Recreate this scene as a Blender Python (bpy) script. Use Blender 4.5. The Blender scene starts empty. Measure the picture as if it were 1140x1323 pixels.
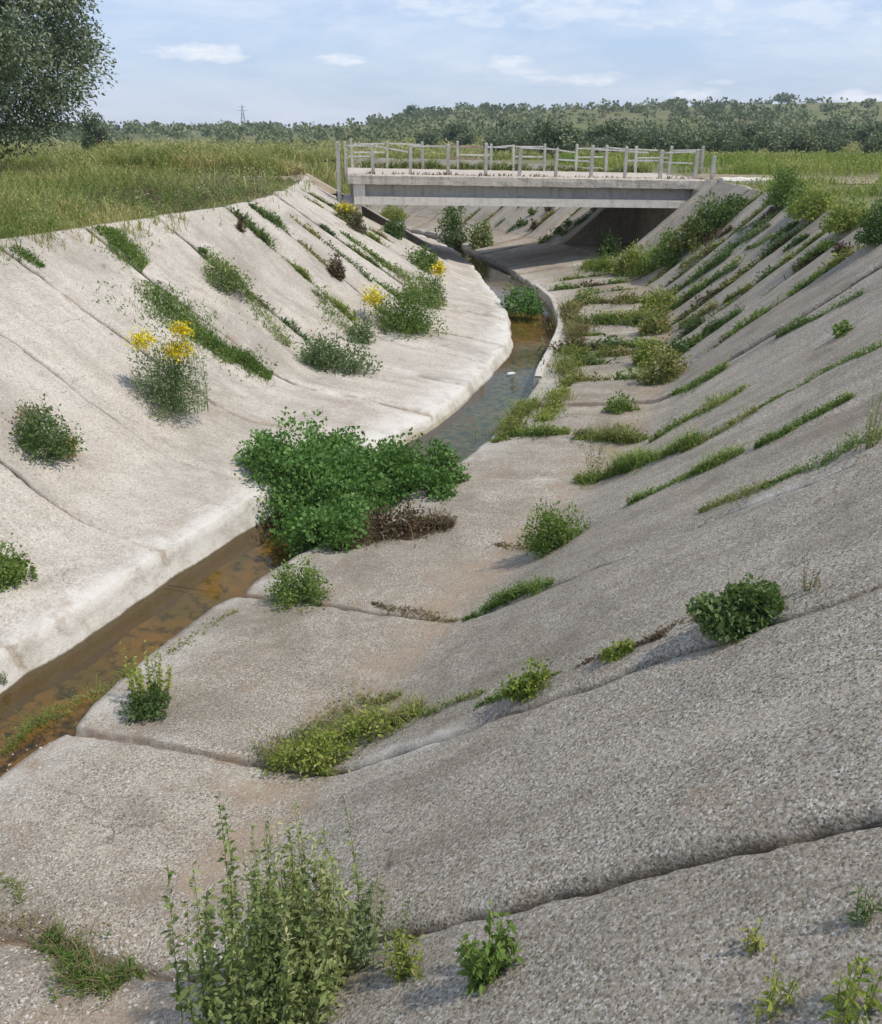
import bpy, math, random
import numpy as np
from mathutils import Vector
from mathutils.bvhtree import BVHTree
from mathutils.geometry import delaunay_2d_cdt

random.seed(7)
RNG = np.random.default_rng(11)
S = bpy.context.scene
C = S.collection

# ------------------------------------------------------------------ camera
EYE = 1.65
FPX = 1140.0
PITCH = math.atan(497 / FPX)
cd = bpy.data.cameras.new('camera')
cam = bpy.data.objects.new('camera', cd)
C.objects.link(cam)
cam.location = (0, 0, EYE)
cam.rotation_euler = (math.pi / 2 - PITCH, 0, 0)
cd.sensor_fit = 'HORIZONTAL'
cd.sensor_width = 36
cd.lens = 36 * FPX / 1140
cd.clip_start = 0.05
cd.clip_end = 6000
S.camera = cam

# ------------------------------------------------------------------ light
SUN_EL, SUN_AZ = 60, 112          # azimuth clockwise from +Y
w = bpy.data.worlds.new('World')
S.world = w
w.use_nodes = True
nt = w.node_tree
nt.nodes.clear()
def N(t, **kw):
    n = nt.nodes.new(t)
    for k, v in kw.items():
        if k.startswith('i_'):
            n.inputs[k[2:].replace('_', ' ')].default_value = v
        else:
            setattr(n, k, v)
    return n
L = lambda a, b: nt.links.new(a, b)
sky = N('ShaderNodeTexSky', sky_type='NISHITA', sun_disc=False)
sky.sun_elevation = math.radians(SUN_EL)
sky.sun_rotation = math.radians(SUN_AZ)
sky.air_density = 1.0
sky.dust_density = 0.3
sky.ozone_density = 2.5
def pixdir(px, py):
    v = (661.5 - py) / FPX
    c, s = math.cos(PITCH), math.sin(PITCH)
    d = Vector(((px - 570) / FPX, c + s * v, -s + c * v))
    return d
tc = N('ShaderNodeTexCoord')
sep = N('ShaderNodeSeparateXYZ')
L(tc.outputs['Generated'], sep.inputs[0])
def M(op, a, b=None, clamp=False):
    n = N('ShaderNodeMath', operation=op)
    n.use_clamp = clamp
    for i, q in enumerate((a, b)):
        if q is None: continue
        if isinstance(q, (int, float)): n.inputs[i].default_value = q
        else: L(q, n.inputs[i])
    return n.outputs[0]
# azimuth and elevation tangents of the sky direction: clouds get a place in the sky
ysafe = M('MAXIMUM', sep.outputs['Y'], 0.05)
az = M('DIVIDE', sep.outputs['X'], ysafe)
el = M('DIVIDE', sep.outputs['Z'], ysafe)
comb = N('ShaderNodeCombineXYZ')
L(M('MULTIPLY', az, 5.0), comb.inputs[0]); L(M('MULTIPLY', el, 22.0), comb.inputs[1])
n1 = N('ShaderNodeTexNoise', i_Scale=1.0, i_Detail=8.0, i_Roughness=0.62, i_Distortion=0.3)
L(comb.outputs[0], n1.inputs['Vector'])
comb2 = N('ShaderNodeCombineXYZ')
L(M('MULTIPLY', az, 20.0), comb2.inputs[0]); L(M('MULTIPLY', el, 60.0), comb2.inputs[1])
n2 = N('ShaderNodeTexNoise', i_Scale=1.0, i_Detail=6.0, i_Roughness=0.6)
L(comb2.outputs[0], n2.inputs['Vector'])
veil = N('ShaderNodeMapRange'); veil.inputs['From Min'].default_value = 0.38; veil.inputs['From Max'].default_value = 0.72
veil.inputs['To Min'].default_value = 0.0; veil.inputs['To Max'].default_value = 0.55
L(n1.outputs[0], veil.inputs[0])
cl = veil.outputs[0]
for (px, py, rx, ry, a) in [(262, 68, 70, 13, 1.0), (240, 64, 36, 11, .8), (435, 77, 34, 9, .9), (650, 80, 45, 11, .75), (745, 103, 95, 10, .85), (700, 92, 60, 10, .6),
                            (890, 122, 42, 10, .8), (1110, 124, 42, 9, 1.0), (930, 105, 22, 5, .5), (760, 12, 330, 26, .5), (1050, 20, 200, 30, .45)]:
    d = pixdir(px, py)
    ax, ex = d.x / d.y, d.z / d.y
    sx, sy = rx / FPX / d.y, ry / FPX / d.y / d.y
    q = M('ADD', M('POWER', M('ABSOLUTE', M('DIVIDE', M('SUBTRACT', az, ax), sx)), 2), M('POWER', M('ABSOLUTE', M('DIVIDE', M('SUBTRACT', el, ex), sy)), 2))
    g = M('SUBTRACT', 1.1, q)
    g = M('ADD', g, M('MULTIPLY', M('SUBTRACT', n2.outputs[0], 0.5), 5.2))
    g = M('MULTIPLY', M('MULTIPLY', g, 0.75, True), a)
    cl = M('MAXIMUM', cl, g)
ahead = N('ShaderNodeMapRange'); ahead.inputs['From Min'].default_value = 0.05; ahead.inputs['From Max'].default_value = 0.25
L(sep.outputs['Y'], ahead.inputs[0])
cloudf = M('MULTIPLY', cl, ahead.outputs[0])
mixc = N('ShaderNodeMix', data_type='RGBA')
mixc.inputs[0].default_value = 0.55
L(sky.outputs[0], mixc.inputs[6])
mixc.inputs[7].default_value = (4.9, 6.3, 9.3, 1)
mixw = N('ShaderNodeMix', data_type='RGBA')
L(cloudf, mixw.inputs[0]); L(mixc.outputs[2], mixw.inputs[6]); mixw.inputs[7].default_value = (9.0, 9.2, 9.6, 1)
bg = N('ShaderNodeBackground', i_Strength=0.11)
L(mixw.outputs[2], bg.inputs[0])
wo = N('ShaderNodeOutputWorld')
L(bg.outputs[0], wo.inputs[0])

sd = bpy.data.lights.new('sun', 'SUN')
sd.energy = 3.05
sd.angle = math.radians(2.5)
sd.color = (1.0, 0.94, 0.85)
sun = bpy.data.objects.new('sun', sd)
C.objects.link(sun)
e, a = math.radians(SUN_EL), math.radians(SUN_AZ)
sdir = Vector((math.sin(a) * math.cos(e), math.cos(a) * math.cos(e), math.sin(e)))
sun.rotation_euler = sdir.to_track_quat('Z', 'Y').to_euler()
S.view_settings.view_transform = 'Standard'
S.view_settings.look = 'None'
S.view_settings.exposure = 0.12
S.view_settings.gamma = 1.0

# ------------------------------------------------------------------ helpers
def tag(o, label=None, cat=None, group=None, kind=None):
    for ch in o.children:
        if ch.name.split('.')[0] in ('flowers', 'dry_stalks', 'blades'): ch['kind'] = 'stuff'
    if label: o['label'] = label
    if cat: o['category'] = cat
    if group: o['group'] = group
    if kind: o['kind'] = kind
    return o

def mesh_obj(name, verts, quads=None, tris=None, mat=None, parent=None, attrs=None, smooth=False, uv=None):
    """verts (n,3); quads (m,4), tris (k,3) index arrays; attrs {name: per-vertex floats}"""
    me = bpy.data.meshes.new(name)
    verts = np.asarray(verts, dtype=np.float32)
    parts, starts, n = [], [], 0
    if quads is not None and len(quads):
        q = np.asarray(quads, dtype=np.int32); parts.append(q.ravel()); starts.append(n + 4 * np.arange(len(q))); n += 4 * len(q)
    if tris is not None and len(tris):
        t = np.asarray(tris, dtype=np.int32); parts.append(t.ravel()); starts.append(n + 3 * np.arange(len(t))); n += 3 * len(t)
    loops = np.concatenate(parts).astype(np.int32); st = np.concatenate(starts).astype(np.int32)
    me.vertices.add(len(verts)); me.vertices.foreach_set('co', verts.ravel())
    me.loops.add(len(loops)); me.loops.foreach_set('vertex_index', loops)
    me.polygons.add(len(st)); me.polygons.foreach_set('loop_start', st)
    me.update(calc_edges=True)
    if attrs:
        for k, v in attrs.items():
            at = me.attributes.new(k, 'FLOAT', 'POINT')
            at.data.foreach_set('value', np.asarray(v, dtype=np.float32))
    me.polygons.foreach_set('use_smooth', np.full(len(st), bool(smooth)))
    me.validate()
    if mat: me.materials.append(mat)
    o = bpy.data.objects.new(name, me)
    C.objects.link(o)
    if parent: o.parent = parent
    return o

def empty(name, loc=(0, 0, 0), rz=0):
    o = bpy.data.objects.new(name, None)
    o.location = loc; o.rotation_euler = (0, 0, rz)
    o.empty_display_size = 0.2
    C.objects.link(o)
    return o

def crv(pts, n=2000):
    """natural-ish cubic (Catmull-Rom, centripetal-like by chord) through 2-D/3-D points, resampled evenly by arc length"""
    P = np.array(pts, float)
    P = np.vstack([2 * P[0] - P[1], P, 2 * P[-1] - P[-2]])
    out = []
    for i in range(1, len(P) - 2):
        p0, p1, p2, p3 = P[i - 1], P[i], P[i + 1], P[i + 2]
        d1, d0, d2 = np.linalg.norm(p2 - p1), np.linalg.norm(p1 - p0), np.linalg.norm(p3 - p2)
        m1 = ((p1 - p0) / d0 * d1 + (p2 - p1) * d0 / d1 * 1.0) * d1 / (d0 + d1) if d0 > 0 else (p2 - p1)
        m1 = d1 * ((p1 - p0) / d0 * d1 + (p2 - p1) / d1 * d0) / (d0 + d1)
        m2 = d1 * ((p2 - p1) / d1 * d2 + (p3 - p2) / d2 * d1) / (d1 + d2)
        t = np.linspace(0, 1, 60, endpoint=False)[:, None]
        out.append((2 * t**3 - 3 * t**2 + 1) * p1 + (t**3 - 2 * t**2 + t) * m1 + (-2 * t**3 + 3 * t**2) * p2 + (t**3 - t**2) * m2)
    out = np.vstack(out + [P[-2][None]])
    s = np.concatenate([[0], np.cumsum(np.linalg.norm(np.diff(out, axis=0), axis=1))])
    ss = np.linspace(0, s[-1], n)
    return np.stack([np.interp(ss, s, out[:, k]) for k in range(P.shape[1])], 1), ss

def vnoise(x, y, seed=0):
    """smooth value noise, arrays in, about -1..1"""
    xi, yi = np.floor(x).astype(np.int64), np.floor(y).astype(np.int64)
    fx, fy = x - xi, y - yi
    fx, fy = fx * fx * (3 - 2 * fx), fy * fy * (3 - 2 * fy)
    def h(a, b):
        k = (a * 374761393 + b * 668265263 + seed * 1442695041) & 0x7fffffff
        k = (k ^ (k >> 13)) * 1274126177 & 0x7fffffff
        k = k ^ (k >> 16)
        return (k & 0xffff) / 32767.5 - 1
    return (h(xi, yi) * (1 - fx) + h(xi + 1, yi) * fx) * (1 - fy) + (h(xi, yi + 1) * (1 - fx) + h(xi + 1, yi + 1) * fx) * fy

def fbm(x, y, seed=0, o=4):
    r, a, f = 0, 1, 1
    for i in range(o):
        r = r + a * vnoise(x * f, y * f, seed + i * 17); a *= .5; f *= 2.03
    return r

# ------------------------------------------------------------------ materials
def new_mat(name):
    m = bpy.data.materials.new(name); m.use_nodes = True
    m.node_tree.nodes.clear()
    return m

class G:
    """tiny node graph writer"""
    def __init__(s, mat): s.t = mat.node_tree
    def n(s, typ, props=None, **ins):
        nd = s.t.nodes.new(typ)
        for k, v in (props or {}).items(): setattr(nd, k, v)
        for k, v in ins.items():
            k = k.replace('_', ' ')
            sock = nd.inputs[int(k[1:])] if k[0] == 'i' and k[1:].isdigit() else nd.inputs[k]
            if isinstance(v, bpy.types.NodeSocket): s.t.links.new(v, sock)
            else: sock.default_value = v
        return nd
    def math(s, op, a, b=0.0, clamp=False):
        nd = s.n('ShaderNodeMath', {'operation': op, 'use_clamp': clamp}, i0=a, i1=b); return nd.outputs[0]
    def noise(s, vec, scale, detail=4.0, rough=0.55, dist=0.0):
        return s.n('ShaderNodeTexNoise', None, Vector=vec, Scale=scale, Detail=detail, Roughness=rough, Distortion=dist).outputs[0]
    def ramp(s, v, lo, hi, a=0.0, b=1.0):
        nd = s.n('ShaderNodeMapRange', None, Value=v); 
        nd.inputs['From Min'].default_value = lo; nd.inputs['From Max'].default_value = hi
        nd.inputs['To Min'].default_value = a; nd.inputs['To Max'].default_value = b
        return nd.outputs[0]
    def mix(s, f, a, b, mode='MIX'):
        nd = s.n('ShaderNodeMix', {'data_type': 'RGBA', 'blend_type': mode}, i0=f)
        for k, v in ((6, a), (7, b)):
            if isinstance(v, bpy.types.NodeSocket): s.t.links.new(v, nd.inputs[k])
            else: nd.inputs[k].default_value = (*v, 1) if len(v) == 3 else v
        return nd.outputs[2]
    def attr(s, name): return s.n('ShaderNodeAttribute', {'attribute_name': name}).outputs['Fac']
    def pos(s): return s.n('ShaderNodeNewGeometry').outputs['Position']
    def out(s, sh): 
        o = s.n('ShaderNodeOutputMaterial'); s.t.links.new(sh, o.inputs[0])
    def surf(s, col, rough=0.9, normal=None, spec=0.25):
        p = s.n('ShaderNodeBsdfPrincipled', None, Base_Color=col, Roughness=rough)
        p.inputs['Specular IOR Level'].default_value = spec
        if normal is not None: s.t.links.new(normal, p.inputs['Normal'])
        s.out(p.outputs[0]); return p
    def bump(s, h, strength=0.5, dist=0.01):
        return s.n('ShaderNodeBump', None, Height=h, Strength=strength, Distance=dist).outputs[0]

def concrete(name, base, dark, light, grain=38.0, gcon=0.6, bump=0.8, soilc=(0.25, 0.185, 0.13), lichen=0.5, big=0.5):
    m = new_mat(name); g = G(m); p = g.pos()
    a = g.noise(p, 0.7, 6.0, 0.6)
    b = g.noise(p, 3.3, 6.0, 0.68)
    c = g.noise(p, 14.0, 5.0, 0.7)
    wn = g.n('ShaderNodeTexVoronoi', {'feature': 'F1'}, Vector=p, Scale=grain * 1.9, Randomness=1.0)
    sp = g.n('ShaderNodeSeparateColor', None, Color=wn.outputs['Color'])
    vr, vg = sp.outputs[0], sp.outputs[1]
    fine = g.noise(p, grain * 1.1, 5.0, 0.85)
    col = g.mix(g.ramp(a, 0.36, 0.64), base, light)
    col = g.mix(g.math('MULTIPLY', g.ramp(b, 0.42, 0.70), big), col, dark)
    col = g.mix(g.math('MULTIPLY', g.ramp(vr, 0.70, 0.98), gcon * 0.8), col, (0.70, 0.65, 0.58))
    col = g.mix(g.math('MULTIPLY', g.ramp(vg, 0.30, 0.02), gcon * .7), col, (dark[0] * .36, dark[1] * .36, dark[2] * .36))
    col = g.mix(g.math('MULTIPLY', g.ramp(fine, 0.50, 0.64), 0.75 * gcon), col, (dark[0] * .5, dark[1] * .5, dark[2] * .5))
    col = g.mix(g.math('MULTIPLY', g.ramp(fine, 0.47, 0.36), 0.6 * gcon), col, (light[0] * 1.35, light[1] * 1.35, light[2] * 1.35))
    col = g.mix(g.math('MULTIPLY', g.ramp(c, 0.56, 0.70), lichen), col, (0.25, 0.26, 0.225))
    cv = g.n('ShaderNodeCombineXYZ', None, X=g.math('MULTIPLY', g.attr('along'), 2.6), Y=g.math('MULTIPLY', g.attr('across'), .45)).outputs[0]
    stn = g.noise(cv, 1.0, 5.0, .65)
    col = g.mix(g.ramp(stn, .48, .68, 0, .42), col, (dark[0] * .72, dark[1] * .72, dark[2] * .70))
    col = g.mix(g.ramp(stn, .46, .30, 0, .35), col, (light[0] * 1.12, light[1] * 1.12, light[2] * 1.10))
    col = g.mix(g.ramp(g.attr('tone'), 0, 1, 0, .26), col, dark)
    wp = g.n('ShaderNodeVectorMath', {'operation': 'ADD'}, i0=p, i1=g.n('ShaderNodeTexNoise', None, Vector=p, Scale=1.5, Detail=4.0).outputs['Color']).outputs[0]
    crk = g.n('ShaderNodeTexVoronoi', {'feature': 'DISTANCE_TO_EDGE'}, Vector=wp, Scale=.42).outputs['Distance']
    crm = g.math('MULTIPLY', g.ramp(crk, .0042, .001), g.ramp(a, .50, .56))
    col = g.mix(g.math('MULTIPLY', crm, .5), col, (dark[0] * .3, dark[1] * .3, dark[2] * .3))
    # worn pale rim of the slabs by the water
    col = g.mix(g.math('MULTIPLY', g.attr('pale'), g.ramp(b, .62, .45, .35, 1.0)), col, (0.70, 0.66, 0.58))
    # broad weathering: dark algae and silt blotches with soft broken outlines
    wz = g.noise(p, 0.42, 8.0, 0.72, 0.8)
    col = g.mix(g.ramp(wz, .50, .64, 0, .55), col, (dark[0] * .62, dark[1] * .62, dark[2] * .60))
    wy = g.noise(p, 1.1, 7.0, 0.75, 0.5)
    col = g.mix(g.ramp(wy, .57, .66, 0, .45), col, (soilc[0] * 1.25, soilc[1] * 1.2, soilc[2] * 1.15))
    so = g.attr('soil')
    so = g.math('ADD', so, g.math('MULTIPLY', g.math('SUBTRACT', b, 0.5), 1.7))
    so = g.math('ADD', so, g.math('MULTIPLY', g.math('SUBTRACT', c, 0.5), 0.8))
    col = g.mix(g.ramp(so, 0.35, 0.85, 0, .85), col, g.mix(c, soilc, (soilc[0] * 1.7, soilc[1] * 1.7, soilc[2] * 1.6)))
    col = g.mix(g.ramp(g.math('ADD', g.attr('gap'), g.math('MULTIPLY', g.math('SUBTRACT', c, .5), .9)), .35, .8, 0, .9), col, (0.085, 0.068, 0.050))
    col = g.mix(g.ramp(g.math('ADD', g.attr('wet'), g.math('MULTIPLY', g.math('SUBTRACT', b, .5), .8)), .3, .6, 0, .93), col, (0.115, 0.080, 0.035))
    h = g.math('ADD', g.math('MULTIPLY', wn.outputs['Distance'], -0.5), g.math('MULTIPLY', fine, 1.2))
    h = g.math('ADD', h, g.math('MULTIPLY', c, 1.6))
    g.surf(col, 0.93, g.bump(h, bump, 0.012), 0.15)
    return m

MAT = {}
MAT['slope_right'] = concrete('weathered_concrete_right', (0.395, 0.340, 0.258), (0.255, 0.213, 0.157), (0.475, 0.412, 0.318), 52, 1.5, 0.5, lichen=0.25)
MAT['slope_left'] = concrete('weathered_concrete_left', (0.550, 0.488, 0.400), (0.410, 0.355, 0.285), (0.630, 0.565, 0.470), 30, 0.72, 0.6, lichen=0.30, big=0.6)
MAT['bed'] = None

def leaf_mat(name, cols, trans=0.3, rough=0.55, spec=0.25):
    """cols: list of colours picked by the per-leaf tint attribute"""
    m = new_mat(name); g = G(m)
    t = g.attr('tint')
    t = g.math('ADD', t, g.math('MULTIPLY', g.math('SUBTRACT', g.n('ShaderNodeObjectInfo').outputs['Random'], .5), .45))
    r = g.n('ShaderNodeValToRGB', None, Fac=t)
    els = r.color_ramp.elements
    while len(els) < len(cols): els.new(0.5)
    for i, c in enumerate(cols):
        els[i].position = i / (len(cols) - 1); els[i].color = (*c, 1)
    p = g.n('ShaderNodeBsdfPrincipled', None, Base_Color=r.outputs[0], Roughness=rough)
    p.inputs['Specular IOR Level'].default_value = spec
    tr = g.n('ShaderNodeBsdfTranslucent', None, Color=g.mix(0.5, r.outputs[0], (0.20, 0.30, 0.04)))
    mx = g.n('ShaderNodeMixShader', None, i0=trans)
    g.t.links.new(p.outputs[0], mx.inputs[1]); g.t.links.new(tr.outputs[0], mx.inputs[2])
    g.out(mx.outputs[0]); return m

MAT['green'] = leaf_mat('leaf_green', [(0.098, 0.160, 0.033), (0.163, 0.248, 0.050), (0.273, 0.341, 0.094)])
MAT['dark'] = leaf_mat('leaf_dark', [(0.058, 0.099, 0.028), (0.098, 0.160, 0.044), (0.169, 0.231, 0.083)])
MAT['vine'] = leaf_mat('leaf_vine', [(0.070, 0.150, 0.032), (0.120, 0.245, 0.052), (0.25, 0.39, 0.12)])
MAT['grey'] = leaf_mat('leaf_greygreen', [(0.146, 0.197, 0.064), (0.283, 0.332, 0.113), (0.566, 0.549, 0.296)])
MAT['lime'] = leaf_mat('leaf_lime', [(0.156, 0.220, 0.039), (0.260, 0.319, 0.055), (0.442, 0.418, 0.132)])
MAT['mixed'] = leaf_mat('leaf_mixed', [(0.130, 0.176, 0.039), (0.247, 0.264, 0.066), (0.468, 0.352, 0.165)])
MAT['dry'] = leaf_mat('leaf_dry', [(0.14, 0.085, 0.05), (0.25, 0.19, 0.10), (0.38, 0.32, 0.18)], 0.15)
MAT['brown'] = leaf_mat('leaf_brown', [(0.09, 0.05, 0.035), (0.16, 0.10, 0.06), (0.12, 0.13, 0.05)], 0.15)
MAT['yellow'] = leaf_mat('petal_yellow', [(0.62, 0.46, 0.01), (0.78, 0.62, 0.02), (0.85, 0.75, 0.08)], 0.2)
MAT['olive'] = leaf_mat('leaf_olive', [(0.094, 0.119, 0.060), (0.156, 0.188, 0.096), (0.312, 0.338, 0.222)], 0.15, 0.5)
MAT['olivefar'] = leaf_mat('leaf_olive_far', [(0.085, 0.115, 0.055), (0.140, 0.175, 0.085), (0.26, 0.28, 0.16)], 0.12, 0.6)
MAT['hill'] = leaf_mat('leaf_hill', [(0.085, 0.120, 0.050), (0.150, 0.185, 0.080), (0.27, 0.28, 0.15)], 0.12, 0.6)
MAT['meadow'] = leaf_mat('grass_meadow', [(0.193, 0.222, 0.057), (0.332, 0.336, 0.095), (0.554, 0.468, 0.202)], 0.35)
MAT['meadowdry'] = leaf_mat('grass_meadow_dry', [(0.15, 0.12, 0.07), (0.22, 0.21, 0.09), (0.30, 0.25, 0.14)], 0.25)
MAT['bluegreen'] = leaf_mat('leaf_bluegreen', [(0.101, 0.152, 0.063), (0.178, 0.235, 0.101), (0.323, 0.367, 0.190)])

def bark():
    m = new_mat('bark'); g = G(m); p = g.pos()
    n = g.noise(p, 9.0, 5.0, 0.65)
    g.surf(g.mix(n, (0.07, 0.055, 0.04), (0.19, 0.165, 0.13)), 0.9, g.bump(n, 0.8, 0.03)); return m
MAT['bark'] = bark()

# ------------------------------------------------------------------ the channel
Z_TOE, Z_LIP, Z_FOOT, Z_WATER = -2.60, -2.80, -3.42, -3.09
R2c, R2s = crv([(-3.9, -6), (-2.95, -1), (-1.45, 3.2), (-.68, 5.2), (.3, 7.3), (1.2, 9.0), (2.15, 10.7), (3.0, 12.5), (3.8, 14.5), (4.55, 16.8), (5.15, 19.3), (5.65, 22.6), (6.0, 26), (6.0, 29.5),
                (5.5, 33), (4.5, 36), (2.9, 40), (1.1, 43.8), (-1.2, 47.3), (-4.0, 50.2), (-7.5, 52.2)])
L2c, L2s = crv([(-9.6, -5), (-7.6, 1), (-6.2, 4.7), (-4.95, 7.8), (-4.1, 10), (-3.5, 12.3), (-3.1, 14.3), (-2.65, 16.2), (-2.0, 18.6), (-1.1, 21), (-.35, 24), (.15, 27), (.3, 30), (0, 33), (-.7, 37),
                (-2, 41), (-4.4, 44.6), (-8, 47.2)])

def right_of(c):
    t = np.gradient(c, axis=0); t /= np.linalg.norm(t, axis=1)[:, None]
    k = np.ones(41) / 41
    t = np.stack([np.convolve(np.pad(t[:, i], 20, 'edge'), k, 'valid') for i in range(2)], 1)
    t /= np.linalg.norm(t, axis=1)[:, None]
    return np.stack([t[:, 1], -t[:, 0]], 1)
Rn, Ln = right_of(R2c), -right_of(L2c)

def nearest_s(curve, s, pt): return s[np.argmin(np.sum((curve - np.array(pt)) ** 2, 1))]
def prof(curve, s, table):
    """table: [(x,y at which, value)] -> value along the curve"""
    k = np.array([[nearest_s(curve, s, p), v] for p, v in table]); k = k[np.argsort(k[:, 0])]
    v = np.interp(s, k[:, 0], k[:, 1])
    n = 61
    return np.convolve(np.pad(v, n // 2, 'edge'), np.ones(n) / n, 'valid')
R_up = prof(R2c, R2s, [((-2, 0), 3.75), ((.3, 7), 3.75), ((3, 12.5), 3.5), ((4.5, 16.8), 2.95), ((5.4, 21), 2.95), ((6, 26), 2.9), ((5.9, 30), 3.1), ((4.5, 36), 3.7), ((-4, 50), 3.9)])
R_in = prof(R2c, R2s, [((-2, 0), 2.6), ((-.7, 5.2), 2.68), ((.3, 7.3), 2.75), ((2.1, 10.7), 2.4), ((3.8, 14.5), 2.4), ((4.7, 17.5), 2.75), ((5.6, 22.6), 2.55), ((6, 26), 2.8), ((6, 29.5), 3.2), ((5.5, 33), 3.2), ((4.5, 36), 2.9), ((2.9, 40), 2.1), ((1.1, 43.8), 1.3), ((-4.5, 50.5), 1.2)])
L_up = prof(L2c, L2s, [((-6, 4), 3.7), ((-3.1, 14.3), 3.75), ((-2, 18.6), 3.35), ((-1.1, 21), 3.5), ((-.3, 24), 4.1), ((.2, 27), 4.6), ((.3, 30), 4.8), ((-.7, 37), 4.6), ((-9, 47), 4.0)])
L_in = prof(L2c, L2s, [((-6, 4), 1.1), ((-4.95, 7.8), 1.18), ((-4, 10), 1.22), ((-3.5, 12.3), 1.75), ((-3.1, 14.3), 2.4), ((-2.65, 16.2), 2.9), ((-2, 18.6), 3.0), ((-1.1, 21), 2.75), ((-.35, 24), 2.15), ((.15, 27), 1.45), ((.3, 30), .95), ((-.7, 37), .9), ((-9, 47), .9)])

def joints(s0, spacing, total, jitter, seed):
    r = random.Random(seed); out = []; x = s0
    while x < total:
        out.append(x + r.uniform(-jitter, jitter)); x += spacing
    return np.array(out)

def lining(curve, s, nrm, up, inn, jpos, side, seed):
    """grid mesh of one bank of the channel: top edge -> toe -> lip -> wall foot"""
    r = np.random.default_rng(seed)
    # stations along the channel, crowded near each joint
    st = [s[0]]
    edges = np.concatenate([[s[0]], jpos, [s[-1]]])
    near = np.array([0, .010, .018, .026, .036, .05, .075, .11, .16, .23])
    kinds = []
    SS, FI, SL = [], [], []
    for i in range(len(edges) - 1):
        a, b = edges[i], edges[i + 1]
        mid = np.arange(a + .30, b - .28, .075)
        loc = np.concatenate([a + near, mid, (b - near[::-1])[:-1]])
        loc = np.unique(np.round(loc, 5))
        SS.append(loc); SL.append(np.full(len(loc), i))
    SS = np.concatenate(SS); SL = np.concatenate(SL)
    ip = lambda v: np.interp(SS, s, v)
    X2 = np.stack([ip(curve[:, 0]), ip(curve[:, 1])], 1)
    nn = np.stack([ip(nrm[:, 0]), ip(nrm[:, 1])], 1)
    U, I = ip(up), ip(inn)
    _e = np.concatenate([[s[0]], jpos, [s[-1]]]); _d = np.min(np.abs(SS[:, None] - jpos[None, :]), 1)
    I = I - (.09 if side == 'r' else .05) * np.exp(-(_d / (.22 if side == 'r' else .12)) ** 1.5) * np.clip((14 - X2[:, 1]) / 3, .15, 1)
    # wobble in the lip so it is hand-made
    I = I + 0.04 * fbm(SS * 1.1, SS * 0 + seed, seed) 
    yf = np.clip((X2[:, 1] - 11) / 3, 0, 1) * np.clip((31 - X2[:, 1]) / 3, 0, 1)
    zlip = (-2.99 + .04 * yf if side == 'r' else -2.80 - .20 * yf) + 0.02 * fbm(SS * .5, SS * 0, seed + 3)
    # cross profile coordinates (d = distance from toe, + up the bank), z
    wu = np.concatenate([[1.035, 1.03, 1.0], np.linspace(.99, .1, 72), np.linspace(.085, 0, 8, endpoint=False)])
    wi = np.linspace(0, 1, 46)
    wf = np.array([1.0, 1.01, 1.02, 1.04])
    rows = []
    for q in wu:
        d = U * q; z = Z_TOE + (-Z_TOE) * np.minimum(q, 1.0) + 0 * d
        if q > 1.0: z = z - (.22 if q > 1.032 else .0)
        rows.append((d, z, np.full_like(d, q), 0))
    for q in wi:
        rows.append((-I * q, Z_TOE + (zlip - Z_TOE) * q, np.full_like(I, -q), 1))
    fo = .24 if side == 'l' else .10
    for k, q in enumerate((.10, .30, .38, .46, .75, 1.0)):
        rows.append((-I - fo * q, zlip + (Z_FOOT - zlip) * q ** .85, np.full_like(I, -1 - q), 2))
    D = np.stack([r_[0] for r_ in rows], 1); Z = np.stack([r_[1] for r_ in rows], 1); Wq = np.stack([r_[2] for r_ in rows], 1)
    reg = np.array([r_[3] for r_ in rows])
    # round the toe
    R = 0.38
    t = np.clip((D + R) / (2 * R), 0, 1)
    slope = (-Z_TOE / U)[:, None]; fl = ((zlip - Z_TOE) / -I)[:, None]
    near_toe = (np.abs(D) < R) & (reg[None, :] < 2)
    zin = Z_TOE + fl * (-R)
    # quadratic blend
    zb = (1 - t) ** 2 * (Z_TOE - fl * R) + 2 * t * (1 - t) * Z_TOE + t ** 2 * (Z_TOE + slope * R)
    Z = np.where(near_toe, zb, Z)
    # under the bridge the slope gives way to an upright abutment
    brd = (X2[:, 1] > 30.9) & (X2[:, 1] < 35.4)
    qq0 = .80 if side == 'r' else .66
    flat = Z_TOE + (-Z_TOE) * np.clip((Wq - qq0) / .08, 0, 1)
    Z = np.where(brd[:, None] & (reg[None, :] == 0), np.minimum(flat, Z), Z)
    # distance to nearest joint and slab phase
    a, b = edges[SL], edges[SL + 1]
    ph = (SS - a) / (b - a)
    dj = np.minimum(SS - a, b - SS)
    first, last = SL == 0, SL == len(edges) - 2
    dj = np.where(first, b - SS, dj); dj = np.where(last, SS - a, dj)
    off_a = r.normal(0, .018, len(edges) + 1); off_b = r.normal(0, .018, len(edges) + 1)
    tilt = (off_a[SL] * (1 - ph) + off_b[SL] * ph)
    sg = SS[:, None] + 0 * D
    jn = np.where(SS - a < b - SS, SL, SL + 1)[:, None]
    gn = fbm(jn * 3.7 + 0 * D, D * 1.1, seed + 5) + .42
    gw = np.clip(.004 + .014 * gn + .010 * np.abs(fbm(D * 7, jn * 9.1 + 0 * D, seed + 61)), .001, .045)
    groove = np.clip(1 - np.maximum(dj[:, None] - gw, 0) / .020, 0, 1) * np.clip(.65 + .7 * gn, .45 if side == 'r' else .2, 1)
    bulge = np.where(edges[SL + 1] - edges[SL] < 1.7, .070, .034) * (1 - np.abs(2 * ph - 1) ** np.where(edges[SL + 1] - edges[SL] < 1.7, 4, 14)) * np.where(first | last, 0, 1)
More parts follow.
